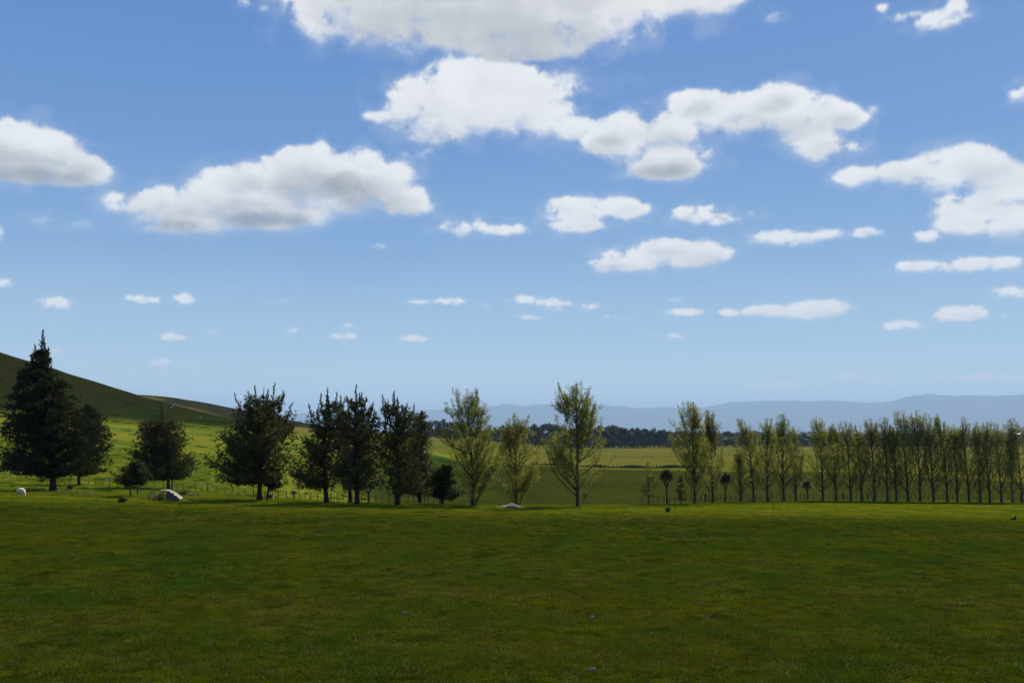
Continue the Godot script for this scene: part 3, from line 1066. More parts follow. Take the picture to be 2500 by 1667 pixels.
func flesh(bones: Array, cell: float, m: Material, join := 0.06, wool := 0.0) -> ArrayMesh:
	# one skin round tapered bones [from, to, radius at from, radius at to], by surface nets
	var lo := Vector3.ONE * 99.0
	var hi := Vector3.ONE * -99.0
	for o in bones:
		lo = lo.min(o[0] - Vector3.ONE * (o[2] + 0.1)).min(o[1] - Vector3.ONE * (o[3] + 0.1))
		hi = hi.max(o[0] + Vector3.ONE * (o[2] + 0.1)).max(o[1] + Vector3.ONE * (o[3] + 0.1))
	var s := Vector3i(((hi - lo) / cell).ceil()) + Vector3i.ONE
	var field := PackedFloat32Array()
	field.resize(s.x * s.y * s.z)
	for z in s.z:
		for y in s.y:
			for x in s.x:
				var p := lo + Vector3(x, y, z) * cell
				var best := 9.0
				for o in bones:
					var ab: Vector3 = o[1] - o[0]
					var t := clampf((p - o[0]).dot(ab) / maxf(ab.length_squared(), 1e-6), 0.0, 1.0)
					var dd: float = p.distance_to(o[0] + ab * t) - lerpf(o[2], o[3], t)
					var hh := clampf(0.5 + 0.5 * (best - dd) / join, 0.0, 1.0)
					best = lerpf(best, dd, hh) - join * hh * (1.0 - hh)
				if wool > 0.0 and p.y > 0.22: best += fine.get_noise_3d(p.x * 60.0, p.y * 60.0, p.z * 60.0) * wool
				field[(z * s.y + y) * s.x + x] = best
	var b := Builder.new()
	var where := {}
	for z in s.z - 1:
		for y in s.y - 1:
			for x in s.x - 1:
				var sum := Vector3.ZERO
				var count := 0
				for e in 12:
					var axis := e / 4
					var o := Vector3i.ZERO
					o[(axis + 1) % 3] = e % 2
					o[(axis + 2) % 3] = (e / 2) % 2
					var a := Vector3i(x, y, z) + o
					var c := a
					c[axis] += 1
					var fa := field[(a.z * s.y + a.y) * s.x + a.x]
					var fc := field[(c.z * s.y + c.y) * s.x + c.x]
					if (fa < 0.0) != (fc < 0.0):
						sum += Vector3(a) + Vector3(c - a) * (fa / (fa - fc))
						count += 1
				if count:
					where[Vector3i(x, y, z)] = b.v.size()
					b.v.append(lo + sum / count * cell)
					b.c.append(Color.WHITE)
	b.n.resize(b.v.size())
	b.n.fill(Vector3.ZERO)
	for z in range(1, s.z - 1):
		for y in range(1, s.y - 1):
			for x in range(1, s.x - 1):
				var fa := field[(z * s.y + y) * s.x + x]
				for axis in 3:
					var c := Vector3i(x, y, z)
					c[axis] += 1
					var fc := field[(c.z * s.y + c.y) * s.x + c.x]
					if (fa < 0.0) == (fc < 0.0): continue
					var u := Vector3i.ZERO
					u[(axis + 1) % 3] = 1
					var w := Vector3i.ZERO
					w[(axis + 2) % 3] = 1
					var here := Vector3i(x, y, z)
					var q := [where.get(here, -1), where.get(here - u, -1), where.get(here - u - w, -1), where.get(here - w, -1)]
					if q.min() < 0: continue
					if fa < 0.0: q.reverse()
					for t in [[q[0], q[1], q[2]], [q[0], q[2], q[3]]]:
						b.i.append(t[0]); b.i.append(t[1]); b.i.append(t[2])
						var nn := (b.v[t[2]] - b.v[t[0]]).cross(b.v[t[1]] - b.v[t[0]])
						for k in 3: b.n[t[k]] += nn
	for k in b.n.size(): b.n[k] = b.n[k].normalized()
	return b.done(m)


# ------------------------------------------------------------------ ground, ranges, clouds overhead
func lines_of(lo: float, fine_lo: float, fine_hi: float, hi: float, step: float, grow: float) -> PackedFloat32Array:
	var a := PackedFloat32Array()
	var x := fine_lo
	while x <= fine_hi:
		a.append(x)
		x += step
	var s := step
	while x < hi:
		a.append(x)
		s *= grow
		x += s
	a.append(hi)
	x = fine_lo
	s = step
	var before := PackedFloat32Array()
	while true:
		s *= grow
		x -= s
		if x <= lo: break
		before.append(x)
	before.append(lo)
	before.reverse()
	return before + a

func ground_color(x: float, d: float) -> Color:
	var p := patchy.get_noise_2d(x, d)
	var q := patchy.get_noise_2d(x * 0.22 + 90.0, d * 0.22)
	var turf := Color(0.11, 0.095, 0.009).lerp(Color(0.07, 0.085, 0.009), clampf(0.5 + p * 1.3, 0, 1))
	var slope := Color(0.175, 0.192, 0.024).lerp(Color(0.09, 0.14, 0.02), clampf(0.42 + p * 1.5 + q * 0.9, 0, 1))
	var flat := Color(1.15, 1.12, 1.1) * Color(0.095, 0.113, 0.018).lerp(Color(0.135, 0.126, 0.025), clampf(0.5 + q * 1.6, 0, 1))
	var bank := Color(0.135, 0.149, 0.018).lerp(Color(0.180, 0.171, 0.023), clampf(0.5 + q * 1.5, 0, 1))
	var e := rim(x)
	var c := turf.lerp(bank, sstep(e + 3.0, e + 30.0, d) * sstep(-20, 20, x))
	c = c.lerp(slope, sstep(e - 4.0, e + 8.0, d) * (1.0 - sstep(-20, 20, x)))
	c = c.lerp(flat, sstep(395, 430, d + q * 20.0))
	# drier crests, and the bare sheep track between the two hills
	var high := land(x, d)
	var onhill := sstep(6, 18, high) * sstep(120, 200, d)
	c = c.lerp(Color(0.16, 0.125, 0.028), onhill * 0.85)
	if d > 600 and d < 900 and x < -80: c = c.lerp(Color(0.243, 0.180, 0.072), 0.75 * sstep(0.0, 0.4, 0.5 + p) * sstep(8, 16, high))
	if d > 1050.0:
		var k := patchy.get_noise_2d(x * 0.02, d * 0.05 + 50.0)
		c = Color(0.117, 0.135, 0.041).lerp(Color(0.081, 0.108, 0.041), clampf(0.5 + k * 2.0, 0, 1))
	return c

func make_ground() -> void:
	var xs := lines_of(-38000, -105, 105, 38000, 1.0, 1.045)
	var zs := lines_of(-3000, -28, 165, 40000, 1.0, 1.035)
	var b := Builder.new()
	for d in zs:
		for x in xs:
			b.v.append(Vector3(x, land(x, d) + relief(x, d), -d))
			b.c.append(ground_color(x, d))
	grid(b, xs.size(), zs.size(), false)
	b.upwards()
	solo("ground", b.done(M.ground), "green paddock, hill and plain reaching to the far ranges", "", Vector3.ZERO, "", "structure")

func make_range() -> void:
	# the long range 30 km off: a crest line with spurs running down towards the plain
	var b := Builder.new()
	var f := FastNoiseLite.new()
	f.seed = 12
	f.frequency = 0.0005
	f.fractal_octaves = 5
	f.fractal_type = FastNoiseLite.FRACTAL_RIDGED
	var wide := 1100
	var deep := 24
	for k in deep:
		var t := k / float(deep - 1)
		for a in wide:
			var az := lerpf(RIDGE[0][0], RIDGE[-1][0], a / float(wide - 1))
			var crest: float = RIDGE[-1][1]
			for q in RIDGE.size() - 1:
				if az <= RIDGE[q + 1][0]:
					crest = lerpf(RIDGE[q][1], RIDGE[q + 1][1], (az - RIDGE[q][0]) / (RIDGE[q + 1][0] - RIDGE[q][0]))
					break
			crest += lump.get_noise_2d(az * 12.0, 5.0) * 26.0 + lump.get_noise_2d(az * 55.0, 9.0) * 10.0
			var dist := lerpf(24000.0, 36000.0, t)
			var up := clampf((dist - 24000.0) / 6000.0, 0.0, 1.0) if dist < 30000.0 else clampf(1.0 - (dist - 30000.0) / 9000.0, 0.0, 1.0)
			var x := sin(deg_to_rad(az)) * dist
			var z := -cos(deg_to_rad(az)) * dist
			var spur := (f.get_noise_2d(x, z) * 0.5 + 0.5)
			var shape := pow(up, 1.25)
			var y := -12.0 + (crest + 12.0) * shape * lerpf(0.55 + 0.45 * spur, 1.0, pow(up, 6.0)) - (20.0 if k == 0 else 0.0)
			b.v.append(Vector3(x, y, z))
			b.c.append(Color.WHITE)
	grid(b, wide, deep, false)
	b.upwards()
	solo("mountain_range", b.done(M.range_rock), "long hazy blue mountain range along the horizon", "", Vector3.ZERO, "", "structure")
	# low foothills nearer on the right
	var h := Builder.new()
	for k in 12:
		for a in 120:
			var az := lerpf(13.0, 42.0, a / 119.0)
			var dist := lerpf(4600.0, 7000.0, k / 11.0)
			var x := sin(deg_to_rad(az)) * dist
			var z := -cos(deg_to_rad(az)) * dist
			var y := -13.0 + sin(PI * k / 11.0) * (14.0 + 26.0 * sstep(14, 27, az)) * (0.8 + 0.9 * patchy.get_noise_2d(x * 0.02, z * 0.01))
			h.v.append(Vector3(x, y, z))
			h.c.append(Color.WHITE)
	grid(h, 120, 12, false)
	h.upwards()
	solo("foothills", h.done(M.range_rock), "low blue foothills in front of the range on the right", "", Vector3.ZERO, "", "structure")

func make_shading_cloud(outline: Array, seed: int, label: String, m: Material) -> void:
	# a cumulus between the sun and the ground it shades; outline: the shaded ground (x, d) at height 0
	var mid := Vector2.ZERO
	for p in outline: mid += Vector2(p[0], p[1]) / outline.size()
	var angles := []
	for p in outline:
		var o := Vector2(p[0], p[1]) - mid
		angles.append([fposmod(o.angle(), TAU), o])
	angles.sort_custom(func(a, c): return a[0] < c[0])
	var f := FastNoiseLite.new()
	f.seed = seed
	f.frequency = 0.012
	f.fractal_octaves = 5
	var b := Builder.new()
	var around := 160
	var rings := 40
	for y in rings + 1:
		var el := PI * (float(y) / rings - 0.5)
		for k in around:
			var az := TAU * k / around
			var dir := Vector2(cos(az), sin(az))
			var reach := 100.0
			for q in angles.size():
				var a: Vector2 = angles[q][1]
				var c: Vector2 = angles[(q + 1) % angles.size()][1]
				if a.cross(dir) >= 0.0 and dir.cross(c) >= 0.0 and a.cross(c) > 0.0:
					reach = a.cross(c) / (dir.cross(c) + a.cross(dir)) if dir.cross(c) + a.cross(dir) > 0.0 else a.length()
					reach = a.cross(c) / dir.cross(c - a)
			var flat := dir * reach * pow(cos(el), 0.6)
			var p := Vector3(flat.x, sin(el) * (5.0 if sin(el) < 0.0 else 75.0), -flat.y)
			var nz := f.get_noise_3d(p.x, p.y, p.z)
			p += Vector3(dir.x * nz * 9.0, nz * (4.0 if sin(el) < 0.0 else 60.0 * sin(el)), -dir.y * nz * 9.0)
			b.v.append(p)
			b.c.append(Color.WHITE)
	grid(b, around, rings + 1, true)
	solo("cloud", b.done(m), label, "cloud", Vector3(mid.x, 0, -mid.y) + TO_SUN * (CLOUD_HEIGHT / TO_SUN.y))


# ------------------------------------------------------------------ trees
func at_height(prof: Array, h: float) -> Vector2:
	if h <= prof[0][0]: return Vector2(prof[0][1], prof[0][2])
	for k in prof.size() - 1:
		if h <= prof[k + 1][0]:
			var t: float = (h - prof[k][0]) / (prof[k + 1][0] - prof[k][0])
			return Vector2(lerpf(prof[k][1], prof[k + 1][1], t), lerpf(prof[k][2], prof[k + 1][2], t))
	return Vector2(prof[-1][1], prof[-1][2])

func tuft(b: Builder, r: RandomNumberGenerator, p: Vector3, axis: Vector3, many: int, long: float, wide: float, spread: float, col: Color) -> void:
	var cc := tinted(col, r, 0.35)
	for k in many:
		var u := unit(r)
		var dir := (axis + u * spread).normalized()
		var side := dir.cross(unit(r)).normalized() * wide
		var l := long * r.randf_range(0.6, 1.15)
		b.tri(p - side, p + dir * l, p + side, cc)

func make_conifer(a: Array, seed: int) -> void:
	var r := dice(seed)
	var at := on_ground(Vector3(a[2], 0, a[3]), 0.08)
	var H: float = a[4]
	var kind: String = a[8]
	var prof: Array = a[6]
	var t := thing(a[0], a[1], "tree", at, 0.0, "conifers and dark trees along the paddock rim")
	var wood := Builder.new()
	var green := Builder.new()
	var top := Vector3(a[5], H, 0)
	var r0: float = a[9] * 0.58
	var spine := []
	var thick := []
	var bend := Vector3(r.randfn(0, 0.12), 0, r.randfn(0, 0.15))
	for k in 13:
		var s := k / 12.0
		spine.append(Vector3(top.x * pow(s, 1.3), H * s, 0) + bend * sin(s * PI) * H * 0.12)
		thick.append(r0 * (pow(1.0 - s, 0.8) * 0.95 + 0.05) * (1.35 if k == 0 else 1.0))
	var on_spine := func(h: float) -> Vector3:
		var s := clampf(h / H, 0.0, 0.999) * 12.0
		return spine[int(s)].lerp(spine[int(s) + 1], s - int(s))
	wood.tube(spine, thick, 9, Color.WHITE)
	var low: float = prof[0][0] + (0.45 if H > 4.0 else 0.12)
	var span := H - low
	var size := 0.0
	for k in prof.size() - 1: size += (prof[k + 1][0] - prof[k][0]) * (prof[k][2] - prof[k][1])
	var col := Color(0.095, 0.095, 0.034)
	var long := 0.34
	var wide := 0.026
	var per_limb := 9.0
	var limbs := int(clampf(size * 4.2, 60, 300))
	if kind == "cypress":
		col = Color(0.042, 0.05, 0.02)
		limbs = int(clampf(size * 3.6, 90, 420))
		long = 0.36
		wide = 0.036
		per_limb = 12.0
	elif kind == "round_pine":
		col = Color(0.055, 0.06, 0.024)
		limbs = int(clampf(size * 5.0, 60, 300))
	elif kind != "pine":
		col = Color(0.022, 0.03, 0.01) if kind == "broad" else Color(0.07, 0.078, 0.04)
		limbs = int(clampf(size * 6.5, 60, 220))
		long = 0.2
		wide = 0.04
		per_limb = 16.0
	var cap := span - (1.0 if kind == "pine" else 2.0 if H > 10.0 else 0.0)
	for k in limbs:
		var s := (k + r.randf()) / limbs
		var h := low + cap * s
		var edge := at_height(prof, h)
		var az := r.randf() * TAU
		var c := cos(az)
		var mid := (edge.x + edge.y) * 0.5
		var half := (edge.y - edge.x) * 0.5
		var deep := clampf(half, 0.1, 3.4)
		var fill := r.randf_range(0.6, 1.08) if r.randf() < 0.75 else r.randf_range(0.25, 0.65)
		var tip := Vector3(mid + c * half * fill, h, sin(az) * deep * fill)
		if kind == "pine" and h < H * 0.5: tip.y += r.randf_range(-0.3, 0.4)
		var rise := Vector2(tip.x, tip.z).length() * (0.55 if kind == "pine" else 0.3)
		var core: Vector3 = on_spine.call(clampf(h - rise, low * (0.8 if kind != "pine" else 0.95), H))
		var reach := core.distance_to(tip)
		var sag := -0.1 if kind == "cypress" else 0.14
		var pts := []
		var rad := []
		for q in 5:
			var w := q / 4.0
			var p := core.lerp(tip, w)
			p.y += (w * w - w) * reach * sag * 2.0
			p += Vector3(r.randfn(0, 0.05), r.randfn(0, 0.04), r.randfn(0, 0.05)) * (1.0 if q > 0 and q < 4 else 0.0)
			pts.append(p)
			rad.append(lerpf(clampf(r0 * 0.22 * reach / 3.0, 0.012, 0.09), 0.008, w))
		wood.tube(pts, rad, 4, Color.WHITE)
		var out := (tip - core).normalized()
		var n := int(per_limb * clampf(reach, 0.5, 4.0) * r.randf_range(0.7, 1.2)) + 4
		for q in n:
			var w := pow(r.randf(), 0.55)
			var f := w * 3.999
			var p: Vector3 = pts[int(f)].lerp(pts[int(f) + 1], f - int(f))
			# side twigs: flat fans about the limb
			var off := unit(r)
			off.y *= 0.8
			p += off * r.randf_range(0.05, 0.6) * clampf(minf(reach * 0.45, half * 0.6), 0.12, 0.95)
			if kind == "cypress":
				tuft(green, r, p, (out * 0.7 + Vector3.UP * 0.35 + off * 0.4).normalized(), 10, long, wide, 0.6, col)
			elif kind == "pine" or kind == "round_pine":
				tuft(green, r, p, (out * 0.5 + Vector3.UP * 0.55 + off * 0.5).normalized(), 11, long, wide, 0.75, col)
			else:
				for z in 7:
					var dir := unit(r)
					green.leaf(p + unit(r) * 0.14, dir, dir.cross(unit(r)).normalized(), long * r.randf_range(0.5, 1.0), wide, tinted(col, r, 0.4))
	# upright leaders with candle shoots
	var leaders: Array = a[7].duplicate()
	if kind == "pine":
		for k in 9:
			# shorter ones standing out of the shoulders of the crown
			var h := low + span * r.randf_range(0.45, 0.9)
			var edge := at_height(prof, h)
			leaders.append([lerpf(edge.x, edge.y, r.randf_range(0.05, 0.95)), minf(h + r.randf_range(0.3, 0.8), H - 0.4)])
	for ld in leaders:
		var tip := Vector3(ld[0], ld[1], r.randf_range(-0.6, 0.6))
		var foot := Vector3(lerpf(tip.x, (on_spine.call(tip.y - 1.6) as Vector3).x, 0.25), tip.y - (1.7 if kind == "pine" else 2.3), tip.z * 0.8)
		var below: Vector3 = on_spine.call(maxf(foot.y - 0.8, low))
		wood.tube([below, foot, tip], [0.05, 0.03, 0.012], 5, Color.WHITE)
		var rungs := 16 if kind == "pine" else 26
		for q in rungs:
			var w := q / float(rungs)
			var p := foot.lerp(tip, w)
			var o := unit(r)
			o.y = absf(o.y) * 0.3
			var reach := (1.0 - w) * (0.42 if kind == "pine" else 0.7) + 0.03
			var twig := p + (o * 0.8 + Vector3.UP * 0.45) * reach * r.randf_range(0.4, 1.0)
			wood.tube([p, twig], [0.012, 0.006], 3, Color.WHITE)
			for z in (3 if kind == "pine" else 4):
				tuft(green, r, p.lerp(twig, 0.35 + 0.65 * z / 3.0), (Vector3.UP * 1.0 + o * 0.5).normalized(), 10, 0.2, 0.02, 0.5, col)
			if q % 3 == 0 and kind == "pine":
				# a bare new candle
				wood.tube([twig, twig + Vector3(r.randfn(0, 0.02), r.randf_range(0.2, 0.42), 0)], [0.02, 0.012], 4, Color.WHITE)
		tuft(green, r, tip, Vector3.UP, 8, 0.2, 0.02, 0.35, col)
	part("trunk", wood.done(M.bark), t)
	part("crown", green.done(M.needle), t)

func make_poplar(a: Array, seed: int) -> void:
	var r := dice(seed)
	var at := on_ground(Vector3(a[1], 0, a[2]), 0.06)
	var H: float = a[3]
	var wl: float = a[5]
	var wr: float = a[6]
	var budget := int(a[7] * 1.8)
	# each tree leafs out in its own tone
	var tone := r.randf_range(0.68, 1.0) if a[1] < 15.0 else r.randf_range(0.5, 0.95)
	var vigour := Color(tone * r.randf_range(0.92, 1.08), tone, tone)
	var t := thing("poplar_tree", a[0], "tree", at, 0.0, "poplars along the paddock rim")
	var wood := Builder.new()
	var green := Builder.new()
	var spine := []
	var thick := []
	var r0 := 0.0115 * H + 0.02
	for k in 11:
		var s := k / 10.0
		spine.append(Vector3(a[4] * s * s + r.randfn(0, 0.025) * s * 2.0, H * s * 0.985, r.randfn(0, 0.03) * s * 2.0))
		thick.append(r0 * pow(1.0 - s, 1.15) * (1.25 if k == 0 else 1.0) + 0.007)
	wood.tube(spine, thick, 7, Color.WHITE)
	var on_spine := func(h: float) -> Vector3:
		var s := clampf(h / H, 0.0, 0.999) * 10.0
		return spine[int(s)].lerp(spine[int(s) + 1], s - int(s))
	var shoots := []
	var limbs := []
	limbs.append([spine, 0.55, H * 0.5])
	var many := int(24 + H * 3.2)
	for k in many:
		var s := (k + r.randf()) / many
		var h0 := H * lerpf(0.1, 0.86, s)
		var start: Vector3 = on_spine.call(h0)
		var az := r.randf() * TAU
		# widest a little below the middle, drawn in at the top
		var tip_h := minf(h0 + H * r.randf_range(0.16, 0.46) * (1.0 - s * 0.3), H * r.randf_range(0.74, 1.0))
		var u := tip_h / H
		var env := sstep(-0.02, 0.36, u) * (1.0 - pow(maxf(u - 0.5, 0.0) / 0.52, 1.6) * 0.8)
		var side := wr if cos(az) > 0.0 else wl
		var reach := side * env * (r.randf_range(0.85, 1.25) if r.randf() < 0.6 else r.randf_range(0.35, 0.9))
		var lean: float = a[4] * u * u
		var tip := Vector3(lean + cos(az) * reach, tip_h, sin(az) * reach * 0.85)
		var pts := []
		var rad := []
		for q in 6:
			var w := q / 5.0
			var p := start.lerp(tip, w)
			var bow := w * (1.0 - w)
			p += (Vector3(cos(az), -0.55, sin(az)) * bow * start.distance_to(tip) * 0.42)
			p += Vector3(r.randfn(0, 0.03), 0, r.randfn(0, 0.03)) * (1.0 if q > 0 else 0.0)
			pts.append(p)
			rad.append(lerpf(0.008 + 0.011 * start.distance_to(tip), 0.005, w))
		wood.tube(pts, rad, 4, Color.WHITE)
		limbs.append([pts, 0.2, start.distance_to(tip)])
	for k in int(7 + H * 0.5):
		# upright shoots standing out of the top
		var h0 := H * r.randf_range(0.55, 0.8)
		var az := r.randf() * TAU
		var tip_h := H * r.randf_range(0.86, 1.0)
		var u := tip_h / H
		var reach := (wr if cos(az) > 0.0 else wl) * r.randf_range(0.2, 0.85) * (1.7 - u)
		var start: Vector3 = on_spine.call(h0)
		var tip := Vector3(a[4] * u * u + cos(az) * reach, tip_h, sin(az) * reach)
		var pts := [start, start.lerp(tip, 0.35) + Vector3(cos(az), 0, sin(az)) * reach * 0.22, start.lerp(tip, 0.7) + Vector3(cos(az), 0, sin(az)) * reach * 0.16, tip]
		wood.tube(pts, [0.03, 0.02, 0.012, 0.005], 4, Color.WHITE)
		shoots.append([pts, 0.3, start.distance_to(tip)])
	for k in int(a[8]):
		# suckers fanning out of the foot
		var az := r.randf() * TAU
		var h := H * r.randf_range(0.22, 0.5)
		var out := h * r.randf_range(0.15, 0.75)
		var pts := []
		var rad := []
		for q in 6:
			var w := q / 5.0
			pts.append(Vector3(cos(az) * (0.12 + out * pow(w, 1.15)), h * w, sin(az) * (0.12 + out * pow(w, 1.15))) + Vector3(r.randfn(0, 0.03), 0, r.randfn(0, 0.03)) * w)
			rad.append(lerpf(0.03, 0.006, w))
		wood.tube(pts, rad, 4, Color.WHITE)
		limbs.append([pts, 0.12, h * 0.9])
	for l in limbs.slice(1):
		# side shoots that fill the crown
		for k in (3 if l[2] > 1.5 else 1):
			var f: float = r.randf_range(0.3, 0.8) * (l[0].size() - 1)
			var p: Vector3 = l[0][int(f)].lerp(l[0][int(f) + 1], f - int(f))
			var out := unit(r)
			out.y = absf(out.y) * 0.8 + 0.5
			var end: Vector3 = p + out.normalized() * l[2] * r.randf_range(0.22, 0.42)
			var pts := [p, p.lerp(end, 0.5) + unit(r) * 0.06 - Vector3(0, 0.05, 0), end]
			wood.tube(pts, [0.012, 0.008, 0.004], 3, Color.WHITE)
			limbs.append([pts, 0.15, p.distance_to(end)])
	var total := 0.0
	for l in limbs: total += l[2]
	for l in shoots:
		# leaves sit close along the shoots
		for q in int(l[2] * 45.0):
			var f := minf(lerpf(0.3, 1.0, r.randf()) * 3.0, 2.999)
			var p: Vector3 = l[0][int(f)].lerp(l[0][int(f) + 1], f - int(f)) + unit(r) * r.randf_range(0.02, 0.17)
			var dir := unit(r)
			green.leaf(p, dir, dir.cross(unit(r)).normalized(), r.randf_range(0.08, 0.14), r.randf_range(0.03, 0.045), tinted(Color(0.16, 0.19, 0.045), r, 0.35))
	for l in limbs:
		var n := int(budget * float(l[2]) / total)
		var twigs := maxi(3, n / 6)
		for q in twigs:
			var w := lerpf(l[1], 1.0, pow(r.randf(), 0.8))
			var last: int = l[0].size() - 1
			var f := minf(w * last, last - 0.001)
			var p: Vector3 = l[0][int(f)].lerp(l[0][int(f) + 1], f - int(f))
			var o := unit(r)
			o.y = absf(o.y) + 0.35
			var far := r.randf_range(0.05, 0.7) * (1.2 - 0.8 * w)
			var end := p + o * far
			if far > 0.2: wood.tube([p, end], [0.006, 0.003], 3, Color.WHITE)
			# paler, yellower young leaves low down; older deep green ones on the shoots
			var base := (Color(0.33, 0.33, 0.04).lerp(Color(0.14, 0.18, 0.04), sstep(0.35, 0.9, r.randf()))) * vigour
			for z in 6:
				var dir := unit(r)
				dir.y -= 0.25
				dir = dir.normalized()
				green.leaf(p.lerp(end, r.randf_range(0.3, 1.1)) + unit(r) * 0.13, dir, dir.cross(unit(r)).normalized(), r.randf_range(0.07, 0.125), r.randf_range(0.026, 0.043), tinted(base, r, 0.35))
	part("trunk", wood.done(M.pale_bark), t)
	part("crown", green.done(M.leaf), t)

func make_cabbage_tree(a: Array, seed: int) -> void:
	var r := dice(seed)
	var H: float = a[3]
	var R: float = a[4]
	var t := thing("cabbage_tree", a[0], "tree", on_ground(Vector3(a[1], 0, a[2]), 0.05), 0.0, "cabbage trees among the poplars")
	var wood := Builder.new()
	var green := Builder.new()
	var fork := H * 0.6
	var lean := r.randfn(0, 0.08)
	wood.tube([Vector3.ZERO, Vector3(lean, fork * 0.5, 0), Vector3(lean * 1.4, fork, 0)], [0.13, 0.09, 0.085], 8, Color.WHITE)
	var heads := []
	for k in 5:
		var az := TAU * k / 5.0 + r.randf() * 0.6
		var tip := Vector3(lean + cos(az) * R * 0.48, H + r.randf_range(-0.25, 0.15) * R, sin(az) * R * 0.48)
		wood.tube([Vector3(lean * 1.4, fork - 0.05, 0), Vector3(lean * 1.2 + cos(az) * R * 0.3, fork + (H - fork) * 0.45, sin(az) * R * 0.3), tip], [0.055, 0.045, 0.04], 6, Color.WHITE)
		heads.append(tip)
	heads.append(Vector3(lean, H + R * 0.3, 0))
	for p in heads:
		for k in 170:
			var dir := unit(r)
			if dir.y < -0.75: dir.y = -dir.y
			var col := tinted(Color(0.06, 0.07, 0.025) if r.randf() < 0.7 else Color(0.16, 0.1, 0.045), r, 0.35)
			var long := R * r.randf_range(0.45, 0.95)
			var side := dir.cross(Vector3(0.1, 1, 0.2)).normalized()
			green.leaf(p, dir, side, long * 0.75, 0.024, col)
			green.leaf(p + dir * long * 0.5, (dir + Vector3.DOWN * 0.35).normalized(), side, long * 0.5, 0.022, col)
	part("trunk", wood.done(M.pale_bark), t)
	part("crown", green.done(M.needle), t)

func make_sapling(a: Array, seed: int) -> void:
	var r := dice(seed)
	var H: float = a[3]
	var t := thing("sapling", a[0], "tree", on_ground(Vector3(a[1], 0, a[2]), 0.05), 0.0, "young trees by the cabbage tree")
	var wood := Builder.new()
	var green := Builder.new()
	wood.tube([Vector3.ZERO, Vector3(0.04, H * 0.35, 0), Vector3(-0.04, H * 0.7, 0.03), Vector3(-0.08, H, 0)], [0.075, 0.055, 0.03, 0.008], 6, Color.WHITE)
	for k in 46:
		var s := r.randf()
		var h := H * lerpf(0.2, 0.96, s)
		var az := r.randf() * TAU
		var reach: float = a[4] * (1.0 - pow(s, 1.4)) * r.randf_range(0.45, 1.05) + 0.1
		var p0 := Vector3(0, h, 0)
		var p1 := p0 + Vector3(cos(az) * reach, reach * 0.22, sin(az) * reach)
		wood.tube([p0, p0.lerp(p1, 0.5) + Vector3(0, 0.05, 0), p1], [0.013, 0.008, 0.003], 3, Color.WHITE)
		for q in int(90 * reach) + 16:
			var p := p0.lerp(p1, sqrt(r.randf()) * 0.85 + 0.15) + unit(r) * 0.12
			var dir := unit(r)
			green.leaf(p, dir, dir.cross(unit(r)).normalized(), r.randf_range(0.05, 0.1), 0.026, tinted(Color(0.13, 0.14, 0.03), r, 0.35))
	part("trunk", wood.done(M.bark), t)
	part("crown", green.done(M.leaf), t)

func make_belt() -> void:
	# the shelter belt across the plain: five kinds of tree, set out one by one
	var kinds := []
	for k in 5:
		var r := dice(400 + k)
		var wood := Builder.new()
		var green := Builder.new()
		wood.tube([Vector3(0, -0.03, 0), Vector3(0.01, 0.3, 0), Vector3(0.0, 0.7, 0.01)], [0.028, 0.02, 0.01], 6, Color.WHITE)
		var lobes := []
		var upright := k % 2 == 0
		for q in 16:
			var h := r.randf_range(0.05, 0.95)
			var w := (0.3 if upright else 0.42) * sin(PI * clampf(h * 0.8 + 0.18, 0, 1)) * r.randf_range(0.2, 1.0)
			var az := r.randf() * TAU
			lobes.append([Vector3(cos(az) * w, h, sin(az) * w), r.randf_range(0.08, 0.15)])
			wood.tube([Vector3(0, h * 0.7, 0), lobes[-1][0]], [0.008, 0.004], 3, Color.WHITE)
		for l in lobes:
			for q in 95:
				var o := unit(r)
				var p: Vector3 = l[0] + o * float(l[1]) * r.randf_range(0.6, 1.05)
				if p.y < 0.08: continue
				var dir := unit(r)
				green.leaf(p, dir, dir.cross(o).normalized(), r.randf_range(0.03, 0.06), 0.018, tinted(Color(0.038, 0.048, 0.026) if k != 4 else Color(0.07, 0.08, 0.03), r, 0.3))
		var t := Node3D.new()
		part("trunk", wood.done(M.bark), t)
		part("crown", green.done(M.far_leaf), t)
		kinds.append(t)
	var r := dice(9)
	for a in BELT:
		var t: Node3D = kinds[a[3]].duplicate()
		t.name = numbered("belt_tree")
		add_child(t)
		t.position = on_ground(Vector3(a[0], 0, a[1]), 0.2)
		t.rotation.y = r.randf() * TAU
		t.scale = Vector3(a[2] * r.randf_range(1.1, 1.6), a[2], a[2] * r.randf_range(1.1, 1.6))
		tag(t, "dark tree in the shelter belt far across the plain", "tree", "shelter belt trees")
	for t in kinds: t.free()

